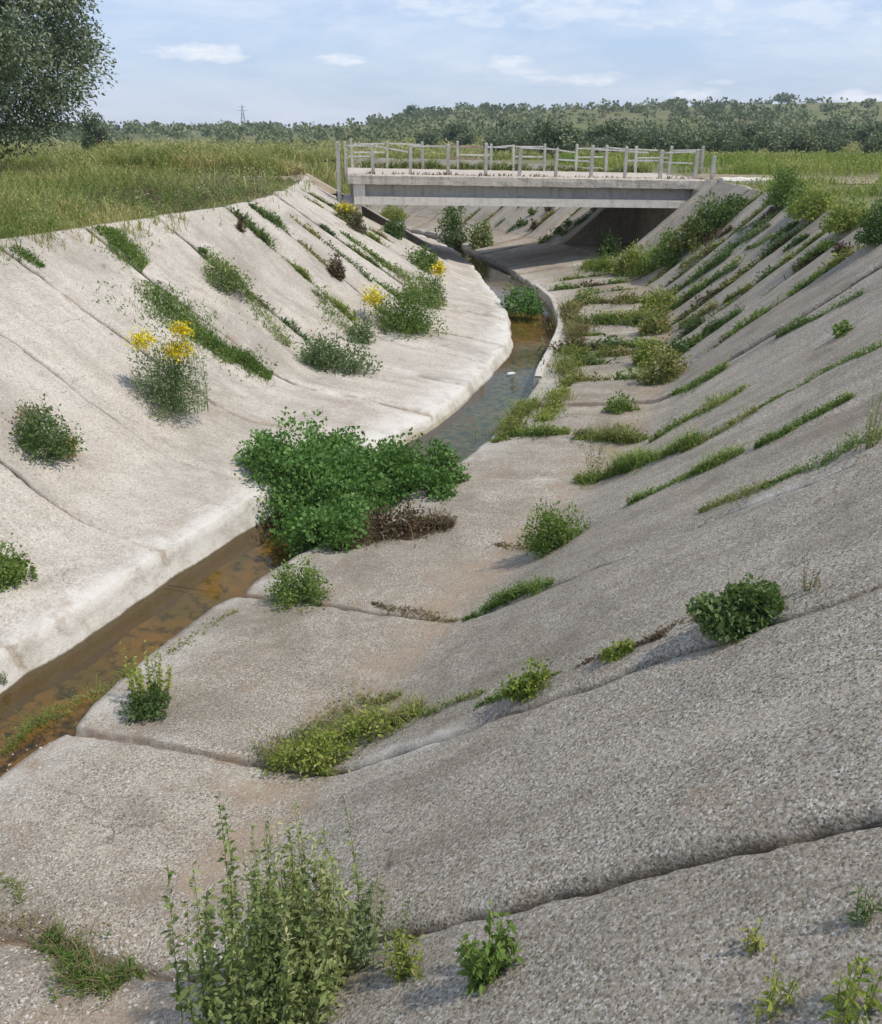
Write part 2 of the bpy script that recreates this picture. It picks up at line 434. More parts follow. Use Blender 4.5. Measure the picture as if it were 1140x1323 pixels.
    dome = (1 - np.abs(2 * ph - 1) ** 2.2) * np.where(first | last, 0, 1)
    h = np.where(D < 0, .35 * bulge[:, None] + .024 * dome[:, None], bulge[:, None]) if side == 'r' else bulge[:, None] + 0 * D
    h = h + tilt[:, None] + .010 * fbm(sg * .7, D * .7, seed + 9) + .006 * fbm(sg * 4, D * 4, seed + 11)
    # edge of a slab breaks down in places
    chip = np.clip(fbm(sg * 6, D * 6, seed + 21) - .25, 0, .8) * np.clip(1 - dj[:, None] / .09, 0, 1)
    if side == 'l': groove = groove * np.where(D < -.1, np.clip(.35 + .9 * fbm(D * 1.5, jn * 7.1 + 0 * D, 8), .08, .9), 1)
    if side == 'r': groove = np.where((D < 0) & (reg[None, :] == 1), np.maximum(groove, .85 * np.clip(1 - dj[:, None] / .026, 0, 1)), groove)
    h = h - (.070 if side == 'r' else .055) * groove - .05 * chip
    # transverse cracks of the big slabs
    fade = np.where(reg[None, :] == 2, .25, 1.0) * np.ones_like(h)
    h = h * fade
    # normals across the profile
    ndx = -slope / np.sqrt(1 + slope ** 2); nz = 1 / np.sqrt(1 + slope ** 2)
    tt = np.where(reg[None, :] == 0, np.clip(t, 0, 1), np.clip(t, 0, 1))
    nd = ndx * tt; nzz = nz * tt + (1 - tt)
    # lateral raggedness along the joints so they are not ruled lines
    lat = .02 * fbm(D * 1.3, SL[:, None] * 5.0 + 0 * D, seed + 31) * 0
    Dn = D + nd * h; Zn = Z + nzz * h
    wig = (.05 * fbm(D * .9, sg * .15, seed + 40) + .015 * fbm(D * 5, sg * .15, seed + 41))
    tang = np.stack([-nn[:, 1], nn[:, 0]], 1) * (1 if side == 'r' else -1)
    X = X2[:, 0, None] + nn[:, 0, None] * Dn + tang[:, 0, None] * wig
    Y = X2[:, 1, None] + nn[:, 1, None] * Dn + tang[:, 1, None] * wig
    V = np.stack([X, Y, Zn], 2)
    nu, nw = X.shape
    on_floor = np.clip(-D / .6 + .6, 0, 1)
    soil = np.clip(1 - np.maximum(dj[:, None] - .008 - .02 * on_floor, 0) / (.025 + .05 * on_floor), 0, 1) * (.62 if side == 'r' else .48)
    pale = np.clip((-Wq - .72) / .25, 0, 1) * (.85 if side == 'l' else .35) * (Wq <= 0)
    pale = np.maximum(pale, np.clip(1 - dj[:, None] / .14, 0, 1) * np.clip(fbm(D * 1.2, jn * 3.3 + 0 * D, 51), 0, 1) * .9)
    wet = np.clip((-Wq - 1.36) / .08, 0, 1)
    pale = pale * (1 - wet)
    toe = np.exp(-((D + .25) / .5) ** 2) * (.36 if side == 'r' else .12)
    berm = np.where((reg[None, :] == 1), (.22 if side == 'r' else 0.02), 0)
    soil = np.maximum(soil, toe + berm + 0 * soil)
    idx = np.arange(nu * nw).reshape(nu, nw)
    q = np.stack([idx[:-1, :-1], idx[1:, :-1], idx[1:, 1:], idx[:-1, 1:]], 2)
    if side == 'l': q = q[:, :, ::-1]
    tone = (r.uniform(0, 1, len(edges))[SL])[:, None] + 0 * D
    gap = groove * np.clip(D / .3 + 1, .35, 1)
    return V, q, (soil, pale, tone, sg, D, gap, wet + 0 * D), reg, X2, nn, U, SS, edges, idx, I

def joints2(s0, sp1, s_sw, sp2, total, seed):
    r = random.Random(seed); out = []; x = s0
    while x < total:
        out.append(x + r.uniform(-.07, .07)); x += sp1 if x < s_sw else sp2
    return np.array(out)
JR = joints(nearest_s(R2c, R2s, (-1.55, 3.0)) - .15 - 2.42 * 3, 2.42, R2s[-1] - 1, .10, 5)
JR = joints2(JR[0], 2.40, nearest_s(R2c, R2s, (4.2, 15.6)), 1.42, R2s[-1] - 1, 5)
k_ = nearest_s(R2c, R2s, (-1.62, 3.1)) + .35
near_ = [k_ - 4.4, k_ - 2.1, k_] + [nearest_s(R2c, R2s, q_) for q_ in ((-.78, 5.08), (.22, 7.15), (1.0, 8.75), (2.2, 10.75), (3.0, 12.45), (3.75, 14.3), (4.35, 15.95))]
far_ = np.arange(near_[-1] + 1.5, R2s[-1] - 1, 1.45) + np.array([random.uniform(-.06, .06) for _ in np.arange(near_[-1] + 1.5, R2s[-1] - 1, 1.45)])
JR = np.concatenate([near_, far_])
JL = joints(nearest_s(L2c, L2s, (-3.75, 11.4)) - 2.1 * 7, 2.1, L2s[-1] - 1, .08, 6)
JL = joints2(JL[0], 2.1, nearest_s(L2c, L2s, (-2.3, 17.6)), 1.45, L2s[-1] - 1, 6)
SOLID_V, SOLID_F = [], []
def add_solid(V, F):
    n = sum(len(x) for x in SOLID_V)
    SOLID_V.append(np.asarray(V).reshape(-1, 3)); SOLID_F.append(np.asarray(F) + n)

tops = {}
for side, (cv, s_, nr, up_, in_, jp, sd_) in {'r': (R2c, R2s, Rn, R_up, R_in, JR, 3), 'l': (L2c, L2s, Ln, L_up, L_in, JL, 4)}.items():
    V, q, soil, reg, X2, nn, U, SS, edges, idx, I = lining(cv, s_, nr, up_, in_, jp, side, sd_)
    k0 = int(np.argmax(reg == 1))          # first berm column
    k2 = int(np.argmax(reg == 2))
    nm = {'r': 'right', 'l': 'left'}[side]
    def sub(c0, c1, name, mat):
        ids = idx[:, c0:c1 + 1]
        vv = V[:, c0:c1 + 1].reshape(-1, 3)
        n1_, n2_ = ids.shape
        li = np.arange(n1_ * n2_).reshape(n1_, n2_)
        qq = np.stack([li[:-1, :-1], li[1:, :-1], li[1:, 1:], li[:-1, 1:]], 2).reshape(-1, 4)
        if side == 'l': qq = qq[:, ::-1]
        o = mesh_obj(name, vv, quads=qq, mat=mat, attrs={'soil': soil[0][:, c0:c1 + 1].ravel(), 'pale': soil[1][:, c0:c1 + 1].ravel(), 'tone': soil[2][:, c0:c1 + 1].ravel(), 'along': soil[3][:, c0:c1 + 1].ravel(), 'across': soil[4][:, c0:c1 + 1].ravel(), 'gap': soil[5][:, c0:c1 + 1].ravel(), 'wet': soil[6][:, c0:c1 + 1].ravel()}, smooth=True)
        tag(o, kind='structure')
        return o
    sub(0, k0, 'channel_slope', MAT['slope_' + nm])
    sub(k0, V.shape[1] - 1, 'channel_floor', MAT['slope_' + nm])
    add_solid(V, q.reshape(-1, 4))
    tops[side] = (V[:, 2, :2], V[:, -1, :2], V[:, k2 - 1, :2], SS)
Rl = tops['r'][2]
m_ = (Rl[:, 1] > 17.0) & (Rl[:, 1] < 28.6)
cp = Rl[m_][::6]
for i_ in range(6): cp = np.vstack([cp[:1], (cp[:-2] + 2 * cp[1:-1] + cp[2:]) / 4, cp[-1:]])
cn = right_of(cp) if len(cp) > 45 else None
tg = np.gradient(cp, axis=0); tg /= np.linalg.norm(tg, axis=1)[:, None]; cn = np.stack([tg[:, 1], -tg[:, 0]], 1)
cvs = []
for i_ in range(len(cp)):
    wob = .012 * float(vnoise(np.array([i_ * .21]), np.array([2.]), 4)[0])
    for o_, z_ in ((-.10, -3.3), (-.085, -2.875), (-.065, -2.85), (.055, -2.85), (.075, -2.875), (.08, -2.95)):
        cvs.append((cp[i_, 0] + cn[i_, 0] * (o_ + wob), cp[i_, 1] + cn[i_, 1] * (o_ + wob), z_ + wob))
li = np.arange(len(cp) * 6).reshape(-1, 6)
cq = np.stack([li[:-1, :-1], li[1:, :-1], li[1:, 1:], li[:-1, 1:]], 2).reshape(-1, 4)
cq = np.vstack([cq, [[li[0, 0], li[0, 1], li[0, 4], li[0, 5]], [li[-1, 5], li[-1, 4], li[-1, 1], li[-1, 0]]]])
MAT['curb'] = concrete('curb_concrete', (0.58, 0.52, 0.44), (0.42, 0.36, 0.29), (0.66, 0.60, 0.52), 26, 0.35, 0.5, lichen=.2)
curb = mesh_obj('stream_curb', cvs, quads=cq, mat=MAT['curb']); tag(curb, kind='structure')
# ------------------------------------------------------------------ stream bed and water
def near_idx(curve, pt): return int(np.argmin(np.sum((curve - pt) ** 2, 1)))
Rf, Lf = tops['r'][1], tops['l'][1]
NW = 520
ri = np.linspace(0, len(Rf) - 1, NW).astype(int)
rows = []
for i in ri:
    p = Rf[i]; j = near_idx(Lf, p); rows.append((p, Lf[j]))
rows = np.array(rows)                           # (NW, 2, 2)
kk = 14
bt = np.linspace(-.12, 1.12, kk)
BX = rows[:, 0, None, :] * (1 - bt[None, :, None]) + rows[:, 1, None, :] * bt[None, :, None]
bz = -3.30 - .06 * np.sin(np.clip(bt, 0, 1) * np.pi)[None, :] + .035 * fbm(BX[:, :, 0] * 1.6, BX[:, :, 1] * 1.6, 77)
BV = np.concatenate([BX, bz[:, :, None]], 2)
li = np.arange(NW * kk).reshape(NW, kk)
bq = np.stack([li[:-1, :-1], li[1:, :-1], li[1:, 1:], li[:-1, 1:]], 2).reshape(-1, 4)

def bed_mat():
    m = new_mat('stream_sediment'); g = G(m); p = g.pos()
    y = g.n('ShaderNodeSeparateXYZ', None, Vector=p).outputs[1]
    n = g.noise(p, 1.2, 5.0, 0.6, 0.6); n3 = g.noise(p, 7.0, 5.0, 0.65)
    col = g.mix(g.ramp(n, .38, .62), (0.230, 0.135, 0.040), (0.140, 0.105, 0.034))
    col = g.mix(g.ramp(n3, .5, .66), col, (0.06, 0.055, 0.022))
    alg = g.mix(g.ramp(n3, .4, .62), (0.035, 0.070, 0.045), (0.16, 0.15, 0.075))
    far = g.math('MULTIPLY', g.ramp(y, 11.0, 13.5), g.ramp(y, 22.2, 21.2))
    far = g.math('MULTIPLY', far, g.ramp(n, .66, .56))
    col = g.mix(far, col, alg)
    g.surf(col, 0.9, g.bump(n3, .4, .03), .1); return m
bed = mesh_obj('stream_bed', BV.reshape(-1, 3), quads=bq, mat=bed_mat(), smooth=True)
tag(bed, kind='structure')
def water_mat():
    m = new_mat('shallow_water'); g = G(m); p = g.pos()
    n = g.noise(p, 5.0, 3.0, .5)
    bm = g.bump(n, .12, .02)
    fr = g.n('ShaderNodeFresnel', None, IOR=1.33, Normal=bm)
    gl = g.n('ShaderNodeBsdfGlossy', None, Roughness=.04, Normal=bm)
    tr = g.n('ShaderNodeBsdfTransparent', None, Color=(0.90, 0.86, 0.72, 1))
    mx = g.n('ShaderNodeMixShader', None, i0=fr.outputs[0])
    g.t.links.new(tr.outputs[0], mx.inputs[1]); g.t.links.new(gl.outputs[0], mx.inputs[2])
    g.out(mx.outputs[0]); return m
WV = np.concatenate([BX, np.full(BX.shape[:2] + (1,), Z_WATER)], 2)[:, [0, -1]]
l2 = np.arange(NW * 2).reshape(NW, 2)
wq = np.stack([l2[:-1, 0], l2[1:, 0], l2[1:, 1], l2[:-1, 1]], 1)
wat = mesh_obj('water', WV.reshape(-1, 3), quads=wq, mat=water_mat())
tag(wat, kind='structure')
add_solid(WV, wq)

# ------------------------------------------------------------------ ground sheet with the channel cut out
def skyline_rise(x, y):
    """low hill on the right, far off"""
    r = np.clip((y - 130) / 330, 0, 1); r = r * r * (3 - 2 * r)
    xs = x / np.maximum(y, 1)
    side = np.clip((xs + .14) / .17, 0, 1); side = side * side * (3 - 2 * side)
    dip = np.clip((y - 48) / 40, 0, 1) * -(1.2 - .4 * side)
    return r * (side * (7.0 + 10.5 * np.clip(xs, 0, .6)) + 1.6) + dip
def gz(x, y):
    x, y = np.asarray(x, float), np.asarray(y, float)
    d = np.clip((np.abs(x) + np.maximum(y - 10, 0) * .15 - 8) / 20, 0, 1)
    return skyline_rise(x, y) + .16 * fbm(x * .11, y * .11, 5) * d + .04 * fbm(x * .9, y * .9, 6) * d
Rt, Lt = tops['r'][0], tops['l'][0]
outl = np.vstack([Rt[::14], Lt[::-14]])
pts = [tuple(p) for p in outl]
ne = len(pts)
edg = [(i, (i + 1) % ne) for i in range(ne)]
poly = outl
def inside(P):
    x, y = P[:, 0], P[:, 1]; c = np.zeros(len(P), bool)
    for i in range(ne):
        x1, y1 = poly[i]; x2, y2 = poly[(i + 1) % ne]
        m_ = ((y1 > y) != (y2 > y))
        xi = (x2 - x1) * (y - y1) / ((y2 - y1) if y2 != y1 else 1e-9) + x1
        c ^= m_ & (x < xi)
    return c
def outside_dist(P):
    d = np.full(len(P), 1e9)
    for i in range(0, ne):
        d = np.minimum(d, np.hypot(P[:, 0] - poly[i][0], P[:, 1] - poly[i][1]))
    return d
gp = []
def ringpts(x0, x1, y0, y1, st):
    X_, Y_ = np.meshgrid(np.arange(x0, x1, st), np.arange(y0, y1, st))
    P = np.stack([X_.ravel(), Y_.ravel()], 1) + RNG.uniform(-.25, .25, (X_.size, 2)) * st
    return P
P1 = ringpts(-34, 34, -12, 70, .9); P1 = P1[~inside(P1)]; P1 = P1[outside_dist(P1) > .5]
P2 = ringpts(-150, 170, -30, 230, 6); P2 = P2[(np.abs(P2[:, 0]) > 36) | (P2[:, 1] > 73) | (P2[:, 1] < -14)]
P3 = ringpts(-860, 860, -50, 1360, 40); P3 = P3[(P3[:, 0] < -156) | (P3[:, 0] > 176) | (P3[:, 1] > 240)]
allp = np.vstack([outl, P1, P2, P3])
res = delaunay_2d_cdt([Vector(p) for p in allp], edg, [], 0, 1e-5)
gv = np.array([v[:] for v in res[0]]); gt = np.array([f_ for f_ in res[2] if len(f_) == 3])
cen = gv[gt].mean(1); gt = gt[~inside(cen)]
dE = outside_dist(gv[:, :2]) if len(gv) < 40000 else None
zz = gz(gv[:, 0], gv[:, 1])
zz = np.where(dE < 1.0, -.03 + .05 * dE, zz)
GV = np.concatenate([gv, zz[:, None]], 1)
def ground_mat():
    m = new_mat('meadow_soil'); g = G(m); p = g.pos()
    n = g.noise(p, .35, 6.0, .6); n4 = g.noise(p, 4.0, 5.0, .6); nb = g.noise(p, .03, 4.0, .5)
    col = g.mix(g.ramp(n, .4, .62), (0.115, 0.135, 0.045), (0.165, 0.185, 0.06))
    col = g.mix(g.ramp(n4, .45, .7), col, (0.20, 0.16, 0.095))
    col = g.mix(g.math('MULTIPLY', g.ramp(nb, .5, .6), .6), col, (0.22, 0.19, 0.12))
    g.surf(col, .95, g.bump(n4, .6, .05), .1); return m
grd = mesh_obj('ground', GV, tris=gt, mat=ground_mat(), smooth=True)
tag(grd, kind='structure')
add_tri_V, add_tri_F = GV, gt
allV = np.vstack(SOLID_V); allF = [tuple(int(i) for i in f_) for f_ in np.vstack(SOLID_F)]
n0 = len(allV)
allF += [tuple(int(i) + n0 for i in f_) for f_ in add_tri_F]
allV = np.vstack([allV, add_tri_V])
BVH = BVHTree.FromPolygons([tuple(map(float, v)) for v in allV], allF)
del allF
E0 = Vector((0, 0, EYE))
def hit(px, py):
    d = pixdir(px, py)
    r_ = BVH.ray_cast(E0, d.normalized())
    if r_[0] is None: raise ValueError('no surface at %s,%s' % (px, py))
    p = r_[0]
    depth = (p - E0).dot(pixdir(570, 661.5))
    return p, depth / FPX           # point, metres per photograph pixel there
def drop(x, y, z0=.8):
    r_ = BVH.ray_cast(Vector((x, y, z0 + 30)), Vector((0, 0, -1)))
    return r_[0].z if r_[0] else 0.0

# ------------------------------------------------------------------ plants
def leaves(P, D, ln, wd, tint, droop=.15):
    """P (n,3) roots, D (n,3) unit directions, ln, wd (n,) -> folded leaf of two quads... kept as one rhombus"""
    n = len(P)
    up = RNG.normal(0, 1, (n, 3)); sd_ = np.cross(D, up); sd_ /= np.linalg.norm(sd_, axis=1)[:, None] + 1e-9
    mid = P + D * (ln * .5)[:, None]
    tip = P + D * ln[:, None] - np.array([0, 0, 1.]) * (ln * droop)[:, None]
    V = np.stack([P, mid + sd_ * (wd * .5)[:, None], tip, mid - sd_ * (wd * .5)[:, None]], 1)
    return V.reshape(-1, 3), np.repeat(tint, 4)
def quads_n(n): return np.arange(n * 4).reshape(n, 4)
def unit(n, up=0.0):
    d = RNG.normal(0, 1, (n, 3)); d[:, 2] = d[:, 2] + up
    return d / (np.linalg.norm(d, axis=1)[:, None] + 1e-9)

def bush_leaves(w_, d_, h_, n, ls, up=.3, lump=.35, flat=.0, aspect=.55, seed=0, clumps=None):
    """leaf cloud with uneven outline: sub-clumps spread in a dome of w x d x h"""
    k = clumps or max(9, min(60, int(n / 45)))
    r = RNG
    c = r.uniform(-1, 1, (k * 3, 3)); c[:, 2] = (c[:, 2] + 1) / 2
    c = c[(c ** 2).sum(1) < 1][:k]; k = len(c)
    c[:, 2] = np.maximum(c[:, 2] * r.uniform(.6, 1.12, k), .02)
    cr = r.uniform(.16, .36, k) * (1 + lump)
    ct = r.uniform(0, 1, k)
    a = r.integers(0, k, n)
    o = r.normal(0, 1, (n, 3)); o /= np.linalg.norm(o, axis=1)[:, None]
    o *= (r.uniform(0, 1, n) ** .45)[:, None]
    P = c[a] + o * cr[a][:, None]
    P[:, 2] = np.abs(P[:, 2])
    P = P * np.array([w_ / 2, d_ / 2, h_])
    D = unit(n, up) * .6 + o * .7; D /= np.linalg.norm(D, axis=1)[:, None]
    t = np.clip(ct[a] * .7 + r.uniform(0, .45, n) - .08, 0, 1)
    l_ = ls * r.uniform(.4, 1.5, n)
    return leaves(P, D, l_, l_ * aspect, t, .1)

def stems_mesh(n, w_, d_, h_, rad, lean=.35, base=.15):
    """bundle of thin bent stems as 3-sided tubes, returns verts, quads and stem node positions"""
    V, Q, nodes = [], [], []
    for i in range(n):
        a_ = random.uniform(0, 6.283); rr = random.random() ** .5
        b0 = np.array([math.cos(a_) * w_ * base * rr, math.sin(a_) * d_ * base * rr, -.03])
        hh = h_ * random.uniform(.55, 1.0)
        tp = np.array([math.cos(a_) * w_ * .5 * rr, math.sin(a_) * d_ * .5 * rr, hh])
        ctl = b0 * .4 + tp * .6; ctl[2] = hh * .35; ctl[:2] = b0[:2] * .7 + tp[:2] * .3 * (1 + lean) + np.random.default_rng(i).normal(0, .02, 2)
        seg = 5; pts_ = []
        for k in range(seg + 1):
            t = k / seg; pts_.append((1 - t) ** 2 * b0 + 2 * t * (1 - t) * ctl + t * t * tp)
        nodes.append(pts_)
        st = len(V)
        for k, p in enumerate(pts_):
            rk = rad * (1 - .75 * k / seg)
            for j in range(3):
                an = j * 2.094; V.append((p[0] + math.cos(an) * rk, p[1] + math.sin(an) * rk, p[2]))
        for k in range(seg):
            for j in range(3):
                Q.append((st + k * 3 + j, st + k * 3 + (j + 1) % 3, st + (k + 1) * 3 + (j + 1) % 3, st + (k + 1) * 3 + j))
    return np.array(V), np.array(Q), nodes

def blades(P, h, wd, lean, tint):
    """grass blades: P roots (n,3), each a bent strip of a quad and a tri"""
    n = len(P)
    a_ = RNG.uniform(0, 6.283, n); dirn = np.stack([np.cos(a_), np.sin(a_), 0 * a_], 1); sdn = np.stack([-np.sin(a_), np.cos(a_), 0 * a_], 1)
    # random facing, independent of lean
    b_ = RNG.uniform(0, 6.283, n); ld = np.stack([np.cos(b_), np.sin(b_), 0 * b_], 1)
    mid = P + np.array([0, 0, 1.]) * (h * .55)[:, None] + ld * (h * lean * .35)[:, None]
    tip = P + np.array([0, 0, 1.]) * (h * (1 - lean * .3))[:, None] + ld * (h * lean)[:, None]
    w2 = (wd / 2)[:, None]
    V = np.stack([P - sdn * w2, P + sdn * w2, mid + sdn * w2 * .8, mid - sdn * w2 * .8, tip], 1).reshape(-1, 3)
    b = np.arange(n) * 5
    Q = np.stack([b, b + 1, b + 2, b + 3], 1); T = np.stack([b + 3, b + 2, b + 4], 1)
    return V, Q, T, np.repeat(tint, 5)

def place(name, p, rz=0): return empty(name, p, rz)

def bush(px, py, wp, hp, mat, label, cat='bush', name='bush', ls=.045, n=None, group=None, depth=1.0, aspect=.6, up=.3, flowers=None, stems=6, hs=1.0, lift=0.0, clumps=None):
    p, mpp = hit(px, py)
    W_ = wp * mpp; H_ = hp * mpp * 1.03 * hs
    root = place(name, (p.x, p.y, p.z - .03 + lift))
    ls_ = max(ls, 1.4 * mpp)
    if n is not None: n = int(n * 1.8)
    if n is None: n = int(min(12000, max(260, 7.0 * W_ * max(H_, .15) / (ls_ * ls_ * aspect) * 1.5)))
    v, t = bush_leaves(W_ * .95, W_ * depth * .95, H_ * .92, n, ls_, up=up, aspect=aspect, clumps=clumps)
    # keep leaves on top of the sloping surface
    mesh_obj('foliage', v, quads=quads_n(n), mat=MAT[mat], parent=root, attrs={'tint': t})
    if stems:
        sv, sq, _ = stems_mesh(stems, W_ * .8, W_ * .8, H_ * .8, max(.004, .35 * mpp))
        mesh_obj('stems', sv, quads=sq, mat=MAT['bark'], parent=root)
    if flowers:
        for (fx, fy, fw, fh, nn_) in flowers:
            # flower head clouds, offsets in photograph pixels from the base
            c0 = np.array([(fx - px) * mpp, -.1 * W_, (py - fy) * mpp * 1.03])
            m_ = nn_
            m_ = int(m_ * 1.7); o = RNG.normal(0, .36, (m_, 3)) * np.array([fw * mpp / 2, fw * mpp / 2.2, fh * mpp * .62])
            P = c0 + o
            D = unit(m_, .8); sz = np.full(m_, max(.034, 2.9 * mpp)) * RNG.uniform(.7, 1.3, m_)
            vv, tt = leaves(P, D, sz, sz, RNG.uniform(0, 1, m_), 0)
            mesh_obj('flowers', vv, quads=quads_n(m_), mat=MAT['yellow'], parent=root, attrs={'tint': tt})
            sv, sq, nds = stems_mesh(22, fw * mpp * 1.3, fw * mpp * 1.2, (py - fy) * mpp * 1.02, max(.004, .35 * mpp), base=.5)
            nd = np.array([q_ for p_ in nds for q_ in p_[1:]]); nd = np.repeat(nd, 7, 0) + RNG.normal(0, .03, (len(nd) * 7, 3)); nd[:, 0] += c0[0] * .85
            l_ = np.full(len(nd), max(.045, 2.2 * mpp)); vv, tt = leaves(nd, unit(len(nd), .8), l_, l_ * .3, RNG.uniform(0, 1, len(nd)), .1)
            mesh_obj('leaves', vv, quads=quads_n(len(nd)), mat=MAT['green'], parent=root, attrs={'tint': tt})
            sv[:, 0] += c0[0] * .85
            mesh_obj('stems', sv, quads=sq, mat=MAT['bluegreen'], parent=root, attrs={'tint': np.full(len(sv), .5)})
    tag(root, label, cat, group)
    return root

def weed(px, py, wp, hp, mat, label, cat='weed', name='weed', n=10, ls=.05, group=None, lw=.35, per=22, lean=.35, tips=None, pr=None, base=.15):
    """upright weed: stems with leaves up their length"""
    p, mpp = pr or hit(px, py)
    W_ = wp * mpp; H_ = hp * mpp * 1.03
    root = place(name, (p.x, p.y, p.z))
    sv, sq, nodes = stems_mesh(n, W_, W_ * .8, H_, max(.003, .3 * mpp), lean, base)
    mesh_obj('stems', sv, quads=sq, mat=MAT['mixed'], parent=root, attrs={'tint': np.full(len(sv), .35)})
    P, D, T = [], [], []
    for k, pts_ in enumerate(nodes):
        tn = random.random()
        for j in range(per):
            t = (j + random.random()) / per * (len(pts_) - 1); i = min(int(t), len(pts_) - 2); fr = t - i
            q = pts_[i] * (1 - fr) + pts_[i + 1] * fr
            P.append(q); d = unit(1, .5)[0]; D.append(d); T.append(min(1, max(0, tn * .6 + random.uniform(0, .5))))
    P, D, T = np.array(P), np.array(D), np.array(T)
    l_ = max(ls, 1.3 * mpp) * RNG.uniform(.6, 1.4, len(P)) * (1.25 - .6 * P[:, 2] / max(H_, .01))
    v, t = leaves(P, D, l_, l_ * lw, T, .25)
    mesh_obj('leaves', v, quads=quads_n(len(P)), mat=MAT[mat], parent=root, attrs={'tint': t})
    if tips:
        m_ = n * 5
        P = np.array([pts_[-1] for pts_ in nodes for _ in range(5)]) + RNG.normal(0, .012, (m_, 3))
        v, t = leaves(P, unit(m_, .6), np.full(m_, .022), np.full(m_, .02), RNG.uniform(0, 1, m_), 0)
        mesh_obj('flowers', v, quads=quads_n(m_), mat=MAT[tips], parent=root, attrs={'tint': t})
    tag(root, label, cat, group)
    return root

def strip(pix, wp, hp, mat, label, cat='grass strip', name='grass_strip', dens=1.0, group=None, mat2=None, lean=.95, leafy=.6, taper=True, bw=None):
    """weeds following a joint: pix = polyline on the photograph, wp = width and hp = height in pixels"""
    H3 = [hit(*q) for q in pix]
    pts_ = np.array([h_[0][:] for h_ in H3]); mpp = np.array([h_[1] for h_ in H3]); mm = float(mpp.mean())
    seg = np.linalg.norm(np.diff(pts_, axis=0), axis=1); cum = np.concatenate([[0], np.cumsum(seg)])
    Wd, Hh = wp * mm, hp * mm
    bwid = bw or max(.008, 1.15 * mm)
    n = int(min(7000, max(120, dens * cum[-1] * Wd / (bwid * bwid) * .62)))
    s_ = RNG.uniform(0, cum[-1], n)
    # clumpy: keep by noise
    keep = vnoise(s_ * 2.2, s_ * 0 + px_seed(pix), 3) * 1.2 + RNG.uniform(-.5, .9, n) > -.15
    keep |= RNG.uniform(0, 1, n) < .35
    s_ = s_[keep]; n = len(s_)
    P = np.stack([np.interp(s_, cum, pts_[:, k]) for k in range(3)], 1)
    T3 = np.stack([np.interp(s_, cum, np.gradient(pts_[:, k])) for k in range(2)], 1)
    T3 /= np.linalg.norm(T3, axis=1)[:, None] + 1e-9
    env = np.sin(np.clip(s_ / cum[-1], .03, .97) * np.pi) ** .35 if taper else np.ones(n)
    wv = .55 + .75 * np.clip(.5 + .8 * vnoise(s_ / max(Wd, .15) * .9, s_ * 0 + 3, int(px_seed(pix)) + 2), 0, 1.2)
    o = (RNG.normal(0, .30, n) * wv + .30 * vnoise(s_ / max(Wd, .15) * .6, s_ * 0 + 9, int(px_seed(pix)))) * Wd * env
    o = np.where(RNG.uniform(0, 1, n) < .12, o * 2.2, o)
    P[:, 0] += -T3[:, 1] * o; P[:, 1] += T3[:, 0] * o
    for i in range(n): P[i, 2] = drop(P[i, 0], P[i, 1]) - .01
    root = empty(name, tuple(pts_[len(pts_) // 2]))
    P -= np.array(root.location)
    hv = Hh * (.22 + .85 * (vnoise(s_ * 3.1, s_ * 0 + 7, int(px_seed(pix)) + 8) * .5 + .5)) * RNG.uniform(.35, 1.3, n) * (.5 + .5 * env)
    tn = np.clip(vnoise(s_ * 4.0, o * 3, 5) * .35 + .5 + RNG.uniform(-.3, .3, n), 0, 1)
    isl = RNG.uniform(0, 1, n) < leafy
    V, Q, T, tt = blades(P[~isl], hv[~isl], bwid * RNG.uniform(.5, 1.1, (~isl).sum()), lean, tn[~isl])
    m_ = isl.sum()
    reps = 3
    PL = np.repeat(P[isl], reps, 0) + np.array([0, 0, 1.]) * (np.repeat(hv[isl], reps) * RNG.uniform(0, .75, m_ * reps))[:, None]
    l_ = bwid * 2.5 * RNG.uniform(.4, 1.6, m_ * reps)
    v2, t2 = leaves(PL, unit(m_ * reps, .4), l_, l_ * .55, np.repeat(tn[isl], reps), .2)
    nb = len(V)
    V = np.vstack([V, v2]); Q = np.vstack([Q, quads_n(m_ * reps) + nb]); tt = np.concatenate([tt, t2])
    if mat2:
        mo = mesh_obj('blades', V, quads=Q, tris=T, mat=MAT[mat], parent=root, attrs={'tint': tt})
        k = max(60, n // 4); ii = RNG.integers(0, n, k)
        V, Q, T, tt = blades(P[ii], hv[ii] * 1.35, np.full(k, bwid * .7), lean, RNG.uniform(0, 1, k))
        mesh_obj('dry_stalks', V, quads=Q, tris=T, mat=MAT[mat2], parent=root, attrs={'tint': tt})
        tag(root, label, cat, group)
        return root
    bpy.data.objects.remove(root)
    o_ = mesh_obj(name, V, quads=Q, tris=T, mat=MAT[mat], attrs={'tint': tt})
    o_.location = tuple(pts_[len(pts_) // 2])
    tag(o_, label, cat, group, 'stuff' if dens < .85 else None); return o_
def px_seed(pix): return float(pix[0][0] % 97)
# ------------------------------------------------------------------ plants, by where they root
VG = 'weeds growing in the joints of the right slope'
